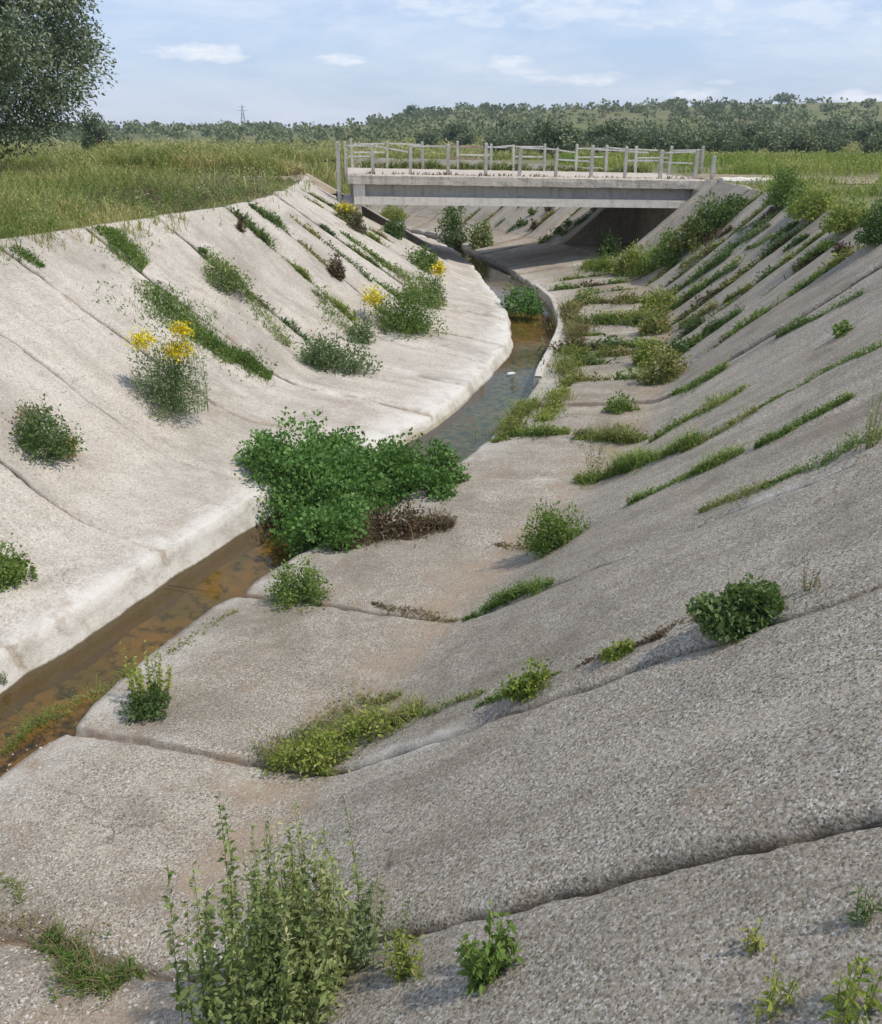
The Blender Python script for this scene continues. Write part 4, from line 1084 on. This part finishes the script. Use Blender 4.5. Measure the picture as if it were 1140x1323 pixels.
MAT['abutment'] = old_concrete('abutment_concrete', (.62, .52, .44), (.46, .37, .30), (.68, .59, .50), .5)
MAT['post'] = old_concrete('post_concrete', (.46, .42, .35), (.27, .24, .19), (.58, .54, .46), 2.0)
MAT['rail'] = old_concrete('rail_paint', (.62, .58, .51), (.36, .31, .26), (.72, .69, .63), 2.0)
MAT['rust'] = old_concrete('rusty_paint', (.42, .26, .20), (.25, .14, .10), (.58, .45, .38), 2.0)

BA = np.array([-2.72, 30.5]); BB = np.array([9.0, 32.0]); BL = float(np.linalg.norm(BB - BA))
bu = (BB - BA) / BL; bv = np.array([-.12, .993]); TILT = -.021; BTOP = .28
def BW(x, y, z):
    P = BA + bu * x + bv * y
    return (P[0], P[1], z + BTOP + TILT * x)
def bx_at(px, y=0.0, z=.5):
    lo, hi = -4.0, BL + 4
    for _ in range(40):
        m_ = (lo + hi) / 2; q = BW(m_, y, z)
        dz = q[2] - EYE
        dep = math.cos(PITCH) * q[1] - math.sin(PITCH) * dz
        if 570 + FPX * q[0] / dep < px: lo = m_
        else: hi = m_
    return lo
bridge = empty('road_bridge', (BA[0], BA[1], 0))
def bpart(name, boxes, mat, parent=bridge, seg=None, rough=0, seed=0, smooth=False):
    V, Q = box_bm(boxes, BW, seg, rough, seed)
    V = V - np.array(bridge.location)
    o = mesh_obj(name, V, quads=Q, mat=MAT[mat], parent=parent, smooth=smooth)
    return o
bpart('deck', [(-.30, BL + .20, -.10, 4.9, -.31, 0.0)], 'deck', seg=.12, rough=.014, seed=4)
for k, y in enumerate((0.0, 1.45, 2.9, 4.35)):
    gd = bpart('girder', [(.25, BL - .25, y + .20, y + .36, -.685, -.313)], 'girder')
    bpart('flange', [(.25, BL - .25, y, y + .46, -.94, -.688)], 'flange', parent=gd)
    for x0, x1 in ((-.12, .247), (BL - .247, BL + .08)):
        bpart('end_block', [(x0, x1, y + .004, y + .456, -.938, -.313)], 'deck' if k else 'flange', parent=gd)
# abutments: walls whose faces look at the water
bpart('abutment', [(-.55, .12, .05, 4.8, -3.65, -.943)], 'abutment')
bpart('abutment', [(BL - .42, BL + .5, .05, 4.8, -3.40, -.943)], 'abutment')
def railing(y, pxs, tops_, mids, lean_seed, rustspan=None):
    rl = empty('railing', (0, 0, 0)); rl.parent = bridge
    r = random.Random(lean_seed); xs = [bx_at(q, y) for q in pxs]
    for x in xs:
        a_, h_ = .043 + r.uniform(0, .014), .94 + r.uniform(-.05, .08)
        dx, dy = r.uniform(-.03, .03), r.uniform(-.02, .02)
        V = []
        for (zz_, sc) in ((.0, 1), (h_ - .03, .96), (h_, .72)):
            for sx, sy in ((-1, -1), (1, -1), (1, 1), (-1, 1)):
                V.append(BW(x + sx * a_ * sc + dx * zz_, y + sy * a_ * sc + dy * zz_, zz_ - (.02 if zz_ == 0 else 0)))
        Q = [(3, 2, 1, 0), (8, 9, 10, 11)]
        for lv in (0, 4):
            for j in range(4): Q.append((lv + j, lv + (j + 1) % 4, lv + 4 + (j + 1) % 4, lv + 4 + j))
        mesh_obj('post', np.array(V) - np.array(bridge.location), quads=Q, mat=MAT['post'], parent=rl)
    for k in range(len(xs) - 1):
        for on, zz_ in ((tops_, .84), (mids, .52), ('0' * 30, .25)):
            c_ = on[k] if k < len(on) else '0'
            if c_ == '0': continue
            x0, x1 = xs[k] + .06, xs[k + 1] - .06
            if c_ == 'h': x1 = x0 + (x1 - x0) * .62
            d0, d1 = r.uniform(-.04, .04), r.uniform(-.04, .04)
            if c_ == 'd': d1 = -.16
            hh = .024
            V = [BW(x, y + sy * .022, zz_ + dz + sz * hh) for x, dz in ((x0, d0), (x1, d1)) for sy, sz in ((-1, -1), (1, -1), (1, 1), (-1, 1))]
            Q = [(3, 2, 1, 0), (4, 5, 6, 7)] + [(j, (j + 1) % 4, 4 + (j + 1) % 4, 4 + j) for j in range(4)]
            mesh_obj('rail', np.array(V) - np.array(bridge.location), quads=Q, mat=MAT['rust' if rustspan == k else 'rail'], parent=rl)
    return rl
railing(.14, [447, 482, 530, 579, 628, 672, 719, 765, 809, 855, 900], '1d11h101h11', '10010010110', 3, 3)
railing(4.6, [455, 500, 546, 592, 635, 664, 704, 745, 784, 822, 866, 908], '110111d11h11', '1001010101010', 8, 2)
tag(bridge, 'small concrete road bridge over the channel with post railings and a recessed side girder', 'bridge')
for px_, h_, lb in ((437, .95, 'leftmost concrete post, standing in the grass just left of the bridge'), (922, .75, 'short concrete post standing in the grass just right of the bridge')):
    x = bx_at(px_, .2, .4); q = BW(x, .2, 0); g0 = drop(q[0], q[1])
    V = [(sx * a_, sy * a_, zz_) for zz_, a_ in ((-.2, .06), (q[2] - g0 + h_ - .03, .057), (q[2] - g0 + h_, .04)) for sx, sy in ((-1, -1), (1, -1), (1, 1), (-1, 1))]
    Q = [(3, 2, 1, 0), (8, 9, 10, 11)] + [(lv + j, lv + (j + 1) % 4, lv + 4 + (j + 1) % 4, lv + 4 + j) for lv in (0, 4) for j in range(4)]
    o = mesh_obj('concrete_post', V, quads=Q, mat=MAT['post']); o.location = (q[0], q[1], g0); tag(o, lb, 'post')
for y_, lo_, hi_, n_, hh_, mt_, lb_ in ((4.75, .3, BL - .3, 2600, .55, 'mixed', 'ragged weeds growing along the far edge of the bridge deck'), (.05, .2, BL, 500, .2, 'dry', 'low dry weeds along the near edge of the bridge deck')):
    x_ = RNG.uniform(lo_, hi_, n_); x_ = x_[vnoise(x_ * 1.3, x_ * 0, 5) + RNG.uniform(-.8, 1, len(x_)) > -.4]; n_ = len(x_)
    Pq = np.array([BW(a_, y_ + RNG.normal(0, .12 if y_ > 1 else .04), -.01) for a_ in x_])
    V, Q, T, tt = blades(Pq, hh_ * RNG.uniform(.3, 1.15, n_) * (.6 + .4 * vnoise(x_ * 2, x_ * 0 + 4, 6)), np.full(n_, .04), .7, RNG.uniform(0, 1, n_))
    tag(mesh_obj('verge_weeds', V, quads=Q, tris=T, mat=MAT[mt_], attrs={'tint': tt}), lb_, 'weeds', kind='stuff')
# pale coping block at the right end
V, Q = box_bm([(0, 2.1, 0, .8, -.35, .13)], lambda x, y, z: (x, y, z), .15, .025, 9)
o = mesh_obj('coping_block', V, quads=Q, mat=MAT['flange']); o.location = (9.05, 30.2, 0.02); o.rotation_euler = (0, 0, -.08)
tag(o, 'pale concrete coping block on the bank right of the bridge end', 'concrete block')
# banks built up to the deck
def track_mat():
    m = new_mat('dirt_track'); g = G(m); p = g.pos()
    n = g.noise(p, 1.3, 5.0, .6); b = g.noise(p, 9.0, 4.0, .6)
    col = g.mix(g.ramp(n, .4, .6), (.36, .29, .20), (.26, .20, .13))
    col = g.mix(g.ramp(b, .5, .7, 0, .6), col, (.20, .16, .10))
    g.surf(col, .95, g.bump(b, .5, .02), .1); return m
MAT['track'] = track_mat()
for cl_, wd_ in (([(-3.6, 33), (-9, 33.2), (-16, 34.5), (-30, 38), (-60, 48)], 2.4), ([(9.2, 34.2), (12, 32.6), (16, 30.5), (22, 28.8), (34, 27)], 3.4)):
    c_, s_ = crv(cl_, 90); nr = right_of(c_)
    rows_ = []
    for i in range(len(c_)):
        for q in (-1, -.6, -.2, .2, .6, 1):
            x, y = c_[i] + nr[i] * q * wd_ / 2 * (1 + .12 * float(vnoise(np.array([i * .3]), np.array([q * 3.]), 3)[0]))
            rows_.append((x, y, drop(x, y) + (.05 if abs(q) < .9 else .0) + .02))
    li = np.arange(len(c_) * 6).reshape(-1, 6)
    qq = np.stack([li[:-1, :-1], li[:-1, 1:], li[1:, 1:], li[1:, :-1]], 2).reshape(-1, 4)
    tag(mesh_obj('dirt_track', rows_, quads=qq, mat=MAT['track'], smooth=True), kind='structure')

ea, eb = Rt[-1], Lt[-1]
xs_ = np.linspace(0, 1, 40); ev = []
for t in xs_:
    top = ea * (1 - t) + eb * t
    for q in np.linspace(0, 1, 12):
        ins = np.array([.62, -.50]) * 5.5 * q ** .8
        ev.append((top[0] + ins[0], top[1] + ins[1], .02 - 3.6 * q + .12 * float(vnoise(np.array([t * 12]), np.array([q * 5]), 2)[0])))
li = np.arange(40 * 12).reshape(40, 12)
tag(mesh_obj('earth_bank', ev, quads=np.stack([li[:-1, :-1], li[1:, :-1], li[1:, 1:], li[:-1, 1:]], 2).reshape(-1, 4), mat=grd.data.materials[0], smooth=True), kind='structure')
# ------------------------------------------------------------------ meadow grass
def meadow(name, n, xr, yr, hfun, mat, seed, keepf=None, wmul=1.0, rim=False):
    r = np.random.default_rng(seed)
    t = r.uniform(0, 1, n); y = yr[0] * (yr[1] / yr[0]) ** t
    x = y * r.uniform(xr[0], xr[1], n)
    P = np.stack([x, y], 1)
    dd0 = outside_dist(P[:1]) if len(P) > 120000 else None
    ok = ~inside(P)
    if rim:
        big = outside_dist(P) < .42; ok |= big & (r.uniform(0, 1, n) < .8)
    if keepf is not None: ok &= keepf(x, y, r)
    P = P[ok]; de = outside_dist(P) if len(P) < 120000 else np.full(len(P), 5.)
    ok = de > (.0 if rim else .10); P = P[ok]; de = de[ok]; n = len(P)
    z = np.array([drop(a_, b_) for a_, b_ in P])
    h = hfun(P[:, 0], P[:, 1], de) * r.uniform(.5, 1.25, n)
    mp = P[:, 1] / FPX
    wd = np.maximum(.010, 1.25 * mp) * r.uniform(.6, 1.3, n) * wmul
    tn = np.clip(.5 + .5 * fbm(P[:, 0] * .45, P[:, 1] * .22, 3) + r.uniform(-.34, .34, n), 0, 1)
    V, Q, T, tt = blades(np.stack([P[:, 0], P[:, 1], z - .02], 1), h, wd, .45, tn)
    # seed heads / small leaves
    m_ = n
    PL = np.stack([P[:, 0], P[:, 1], z + h * r.uniform(.3, .95, n)], 1)
    v2, t2 = leaves(PL, unit(m_, .3), wd * 2.0, wd * 1.1, np.clip(tn + .1, 0, 1), .1)
    nb = len(V); V = np.vstack([V, v2]); Q = np.vstack([Q, quads_n(m_) + nb]); tt = np.concatenate([tt, t2])
    o = mesh_obj(name, V, quads=Q, tris=T, mat=MAT[mat], attrs={'tint': tt})
    tag(o, kind='stuff'); return o
hl = lambda x, y, d: np.clip(.14 + d * .26, .14, .62) * (1 + .25 * vnoise(x * .5, y * .5, 4))
def brown_zone(x, y): return (x > -8.2 + .0 * y) & (x < 0) & (y > 19) & (y < 46)
o = meadow('meadow_grass', 60000, (-.62, -.02), (11.5, 62), hl, 'meadow', 1, lambda x, y, r: ~(brown_zone(x, y) & (r.uniform(0, 1, len(x)) < .8)) & ~((y > 31.8) & (y < 35.5) & (x > -22)), rim=True)
tag(o, 'tall pale green meadow grass on the left bank', 'grass')
o = meadow('dry_grass', 14000, (-.45, -.08), (18, 50), lambda x, y, d: np.clip(.1 + d * .12, .1, .36), 'meadowdry', 2, lambda x, y, r: brown_zone(x, y) & ~((y > 31.8) & (y < 35.0)))
tag(o, 'low brownish dry growth on the left bank near the bridge', 'grass')
o = meadow('meadow_grass', 20000, (.12, .62), (24, 62), lambda x, y, d: np.clip(.12 + d * .1, .12, .5), 'lime', 3, lambda x, y, r: ~((np.abs(y - (36.5 - .45 * x * .9 + .008 * x * x)) < 1.9)) & (fbm(x * .3, y * .3, 9) > -.35))
tag(o, 'yellow green meadow grass on the right bank', 'grass')
o = meadow('meadow_grass', 26000, (-.62, .62), (62, 190), lambda x, y, d: .45 + 0 * x, 'meadow', 4, None, 1.6)
tag(o, 'distant meadow grass beyond the bridge', 'grass')

o = meadow('meadow_grass', 14000, (-.36, -.115), (35, 50), lambda x, y, d: np.clip(.35 + d * .3, .3, .95), 'meadow', 14, None, 1.3)
tag(o, 'taller pale weeds beyond the bridge on the left bank', 'grass')
def herb_mass(name, n, xr, yr, hr, mat, seed, label, cond=None):
    r = np.random.default_rng(seed); VV, TT = [], []; k = 0
    while k < n:
        y = yr[0] * (yr[1] / yr[0]) ** r.uniform(); x = y * r.uniform(*xr)
        P1_ = np.array([[x, y]])
        if inside(P1_)[0] or outside_dist(P1_)[0] < .25 or (cond and not cond(x, y)): n -= .2; continue
        k += 1; h = r.uniform(*hr); m_ = 150
        v_, t_ = bush_leaves(h * 1.5, h * 1.5, h, m_, max(.05, .0022 * y), up=.6, aspect=.4, clumps=6)
        VV.append(v_ + np.array([x, y, drop(x, y)])); TT.append(np.clip(t_ * .7 + r.uniform(0, .4), 0, 1))
    V = np.vstack(VV)
    tag(mesh_obj(name, V, quads=quads_n(len(V) // 4), mat=MAT[mat], attrs={'tint': np.concatenate(TT)}), label, 'meadow herbs', kind='stuff')
herb_mass('meadow_herbs', 150, (-.62, -.2), (14, 34), (.3, .75), 'green', 3, 'leafy green herbs mixed into the left meadow')
herb_mass('meadow_herbs', 90, (-.62, -.14), (15, 45), (.3, .7), 'grey', 4, 'grey green herbs mixed into the left meadow')
herb_mass('meadow_herbs', 60, (-.62, -.12), (20, 60), (.3, .8), 'lime', 5, 'yellow green herbs mixed into the left meadow')
herb_mass('meadow_herbs', 60, (-.36, -.12), (19, 44), (.2, .45), 'brown', 6, 'brown withered herbs on the left bank near the bridge')
herb_mass('meadow_herbs', 110, (.3, .62), (24, 60), (.3, .8), 'lime', 8, 'yellow green herbs on the right bank', lambda x, y: abs(y - (36.5 - .405 * x + .008 * x * x)) > 1.7)
# growth on the earth bank closing the channel
ev_ = np.array(ev); ii = RNG.integers(0, len(ev_), 3500)
Pe = ev_[ii] + RNG.normal(0, .25, (3500, 3)) * np.array([1, 1, .1])
Ve, Qe, Te, te = blades(Pe, RNG.uniform(.3, .9, 3500), RNG.uniform(.04, .07, 3500), .5, RNG.uniform(0, 1, 3500))
tag(mesh_obj('bank_grass', Ve, quads=Qe, tris=Te, mat=MAT['meadow'], attrs={'tint': te}), 'grass on the earth bank where the channel bends out of sight', 'grass', kind='stuff')
# ------------------------------------------------------------------ trees
def crown_mesh(rx, ry, rz, n, ls, k, cr=.3, seed=0, asp=.35, shell=.6):
    r = np.random.default_rng(seed)
    c = r.normal(0, 1, (k, 3)); c /= np.linalg.norm(c, axis=1)[:, None]
    c *= r.uniform(shell, .88, (k, 1)); c[:, 2] *= .95
    c[: k // 4] *= .5
    crr = cr * r.uniform(.6, 1.25, k); ct = r.uniform(0, 1, k)
    a_ = r.integers(0, k, n)
    o = r.normal(0, 1, (n, 3)); o /= np.linalg.norm(o, axis=1)[:, None]
    rad = r.uniform(0, 1, n) ** .4
    P = (c[a_] + o * (crr[a_] * rad)[:, None]) * np.array([rx, ry, rz])
    D = r.normal(0, 1, (n, 3)) * .7 + o * .8; D /= np.linalg.norm(D, axis=1)[:, None]
    t = np.clip(ct[a_] * .55 + r.uniform(0, .5, n), 0, 1)
    l_ = ls * r.uniform(.6, 1.4, n)
    return leaves(P, D, l_, l_ * asp, t, .1)
def limb_tubes(paths, sides=7):
    V, Q = [], []
    for pts_, rs in paths:
        st = len(V)
        for p, rr in zip(pts_, rs):
            for j in range(sides):
                an = j * 2 * math.pi / sides; V.append((p[0] + math.cos(an) * rr, p[1] + math.sin(an) * rr, p[2]))
        for k in range(len(pts_) - 1):
            for j in range(sides):
                Q.append((st + k * sides + j, st + k * sides + (j + 1) % sides, st + (k + 1) * sides + (j + 1) % sides, st + (k + 1) * sides + j))
    return np.array(V), np.array(Q)
def tree_paths(h, rx, r0, nl, seed):
    r = random.Random(seed); P = []
    fk = h * .22
    P.append(([(0, 0, -.3), (.05, .02, fk * .5), (.1, -.04, fk), (.05, .03, fk * 1.6), (0, 0, h * .62)], [r0 * 1.5, r0, r0 * .85, r0 * .5, r0 * .15]))
    for i in range(nl):
        an = i * 2.4 + r.uniform(-.3, .3); L_ = rx * r.uniform(.55, .85)
        zt = h * r.uniform(.5, .85); z0 = fk * r.uniform(.8, 1.4)
        P.append(([(.08, 0, z0), (math.cos(an) * L_ * .35, math.sin(an) * L_ * .35, z0 + (zt - z0) * .45), (math.cos(an) * L_ * .7, math.sin(an) * L_ * .7, z0 + (zt - z0) * .8), (math.cos(an) * L_, math.sin(an) * L_, zt)],
                  [r0 * .5, r0 * .35, r0 * .2, r0 * .06]))
    return P
def olive_tree(x, y, z, h, rx, n, ls, k, label, mat, seed, group=None, name='olive_tree', cat='tree', low=.1, asp=.35, ry=None, cr=.3):
    root = empty(name, (x, y, z))
    v, q = limb_tubes(tree_paths(h, rx, max(.06, h * .035), 7, seed))
    mesh_obj('trunk', v, quads=q, mat=MAT['bark'], parent=root, smooth=True)
    rz = h * (1 - low) / 2
    v, t = crown_mesh(rx, ry or rx, rz * .98, n, ls, k, cr, seed, asp)
    v[:, 2] += h * low + rz
    mesh_obj('crown', v, quads=quads_n(n), mat=MAT[mat], parent=root, attrs={'tint': t})
    tag(root, label, cat, group); return root
olive_tree(-15.3, 30.0, drop(-15.3, 30.0) - .1, 8.6, 5.2, 130000, .125, 260, 'large grey green olive tree at the left edge, far bigger than every other tree', 'olive', 21, low=.02, cr=.21, asp=.45)
# dark round tree just right of the big olive
olive_tree(-28.0, 78, gz(-28, 78), 3.5, 1.35, 3000, .20, 26, 'small dark round tree just right of the large olive at the left', 'olivefar', 5, name='round_tree', low=.05, asp=.7)
def copy_thing(root, loc, sc, rz):
    r_ = root.copy(); C.objects.link(r_); r_.location = loc; r_.scale = (sc, sc, sc); r_.rotation_euler = (0, 0, rz)
    for ch in list(root.children):
        c_ = ch.copy(); C.objects.link(c_); c_.parent = r_
    return r_
gl = 'grey green olive tree in the rows beyond the bridge and meadow'
gg = 'olive trees in the rows beyond the bridge'
protos = [olive_tree(26, 72 + i * 2, 0, 2.55, 1.8, 2300, .22, 30, gl, 'olivefar', 40 + i, gg, low=.04, asp=.75, cr=.34) for i in range(3)]
r = random.Random(9); first = list(protos); cnt = 0
for row, (y, sp, hs) in enumerate([(70, 4.6, .92), (80, 4.8, .97), (92, 5.0, 1.05), (106, 5.2, 1.1), (124, 5.4, 1.15), (146, 5.8, 1.2)]):
    x = y * (.10 if row < 2 else .05) + r.uniform(0, 3)
    if row >= 4: x = -y * .02
    while x < y * .56:
        xx, yy = x + r.uniform(-.9, .9), y + r.uniform(-1.8, 1.8)
        s_ = hs * r.uniform(.68, 1.22) * (.86 if xx < 0 else 1)
        loc = (xx, yy, float(gz(xx, yy)) - .1)
        if first:
            o = first.pop(); o.location = loc; o.scale = (s_,) * 3
        else:
            copy_thing(protos[cnt % 3], loc, s_, r.uniform(0, 6.28))
        cnt += 1; x += sp * r.uniform(.85, 1.25)
# hillside wood as one mass
def wood(name, n, yr, xr, size, per, mat, seed, hm=3.2):
    r = np.random.default_rng(seed)
    y = yr[0] + (yr[1] - yr[0]) * r.uniform(0, 1, n) ** 1.15; x = y * r.uniform(xr[0], xr[1], n)
    keep = fbm(x * .02, y * .012, 31) + .9 * r.uniform(-1, 1, n) > .02
    x, y = x[keep], y[keep]; n = len(x)
    z = gz(x, y); hh = hm * r.uniform(.45, 1.3, n)
    a_ = np.repeat(np.arange(n), per); N_ = n * per
    o = r.normal(0, 1, (N_, 3)); o /= np.linalg.norm(o, axis=1)[:, None]; o *= (r.uniform(0, 1, N_) ** .35)[:, None]
    P = np.stack([x[a_] + o[:, 0] * hh[a_] * .62, y[a_] + o[:, 1] * hh[a_] * .62, z[a_] + hh[a_] * (.5 + .5 * o[:, 2])], 1)
    ct = r.uniform(0, 1, n)
    D = r.normal(0, 1, (N_, 3)) + o; D /= np.linalg.norm(D, axis=1)[:, None]
    l_ = size * (y[a_] / 300) * r.uniform(.6, 1.4, N_)
    v, t = leaves(P, D, l_, l_ * .8, np.clip(ct[a_] * .7 + r.uniform(0, .4, N_), 0, 1), .1)
    o = mesh_obj(name, v, quads=quads_n(N_), mat=MAT[mat], attrs={'tint': t}); return o
o = wood('olive_grove', 1900, (150, 520), (-.62, .62), .95, 42, 'hill', 5, 2.9)
tag(o, 'distant olive grove covering the low hill and plain below the sky', 'olive grove', kind='stuff')
o = wood('scrub', 900, (180, 520), (-.15, .62), 1.0, 16, 'meadowdry', 15, 1.2)
tag(o, 'scrubby dry undergrowth between the far olive groves', 'scrub', kind='stuff')
# lone trees on the skyline: (pixel x, top y, base y, width px, distance)
for px_, ty, by, wp_, dist, lb, sd_ in [
    (875, 127, 142, 21, 470, 'dark flat topped lone tree on the skyline above the right half of the bridge', 1),
    (1012, 122, 142, 27, 470, 'pale tall lone tree on the skyline at the right', 2),
    (533, 137, 158, 15, 430, 'tall narrow dark tree on the skyline above the left part of the bridge', 3),
    (551, 142, 158, 22, 430, 'rounded tree on the skyline beside a taller narrow one', 4),
    (627, 140, 154, 13, 440, 'small dark tree on the skyline above the middle of the bridge', 6),
    (300, 157, 170, 16, 420, 'small far tree on the flat left skyline just left of the pylon', 7),
    (335, 160, 172, 20, 420, 'small far tree on the flat left skyline just right of the pylon', 8)]:
    d = pixdir(px_, by); x = d.x / d.y * dist; sc = dist * 1.09 / FPX
    zt = EYE + pixdir(px_, ty).z / pixdir(px_, ty).y * dist
    zb = float(gz(x, dist)); h_ = max(3, zt - zb)
    olive_tree(x, dist, zb, h_, wp_ * sc / 2, 420, 1.1, 14, lb, 'dark' if sd_ in (1, 3, 6) else 'olivefar', sd_, name='far_tree', low=.35 if sd_ in (1, 2) else .1, asp=.8, cr=.42)
# pylon
pyl = empty('power_pylon', (pixdir(315, 165).x * 700 / pixdir(315, 165).y, 700, 0))
P = []; H_ = 16.5
for sx in (-1, 1):
    for sy in (-1, 1): P.append(([(sx * 1.9, sy * 1.9, 0), (sx * .6, sy * .6, H_ * .7), (sx * .25, sy * .25, H_)], [.22, .18, .12]))
for k in range(5):
    z0 = k * H_ * .14; z1 = z0 + H_ * .14; w0 = 1.9 - 1.3 * z0 / (H_ * .7); w1 = 1.9 - 1.3 * z1 / (H_ * .7)
    for s_ in (-1, 1): P.append(([(-w0 * s_, -w0, z0), (w1 * s_, -w1, z1)], [.12, .12])); 
v, q = limb_tubes(P, 4)
m = new_mat('galvanised_steel'); g = G(m); g.surf(g.mix(g.noise(g.pos(), 3.0), (.22, .25, .29), (.32, .35, .38)), .6, None, .4); MAT['steel'] = m
mesh_obj('lattice_tower', v, quads=q, mat=m, parent=pyl)
for z_, w_ in ((H_ * .78, 3.6), (H_ * .92, 2.8)):
    V, Q = box_bm([(-w_, w_, -.15, .15, z_ - .12, z_ + .12)], lambda x, y, z: (x, y, z))
    mesh_obj('cross_arm', V, quads=Q, mat=m, parent=pyl)
tag(pyl, 'thin grey power pylon standing on the far left horizon', 'pylon')

# ------------------------------------------------------------------ the air
V = [(x, y, z) for z in (-8, 60) for x, y in ((-900, -60), (900, -60), (900, 1400), (-900, 1400))]
Q = [(3, 2, 1, 0), (4, 5, 6, 7), (0, 1, 5, 4), (1, 2, 6, 5), (2, 3, 7, 6), (3, 0, 4, 7)]
m = new_mat('air'); g = G(m)
pv = g.n('ShaderNodeVolumePrincipled', None, Density=.00035)
pv.inputs['Color'].default_value = (.80, .88, 1, 1); pv.inputs['Anisotropy'].default_value = .2
o_ = g.n('ShaderNodeOutputMaterial'); g.t.links.new(pv.outputs[0], o_.inputs['Volume'])
hz = mesh_obj('haze', V, quads=Q, mat=m); tag(hz, 'thin pale air fading the far hill', 'haze', kind='stuff')
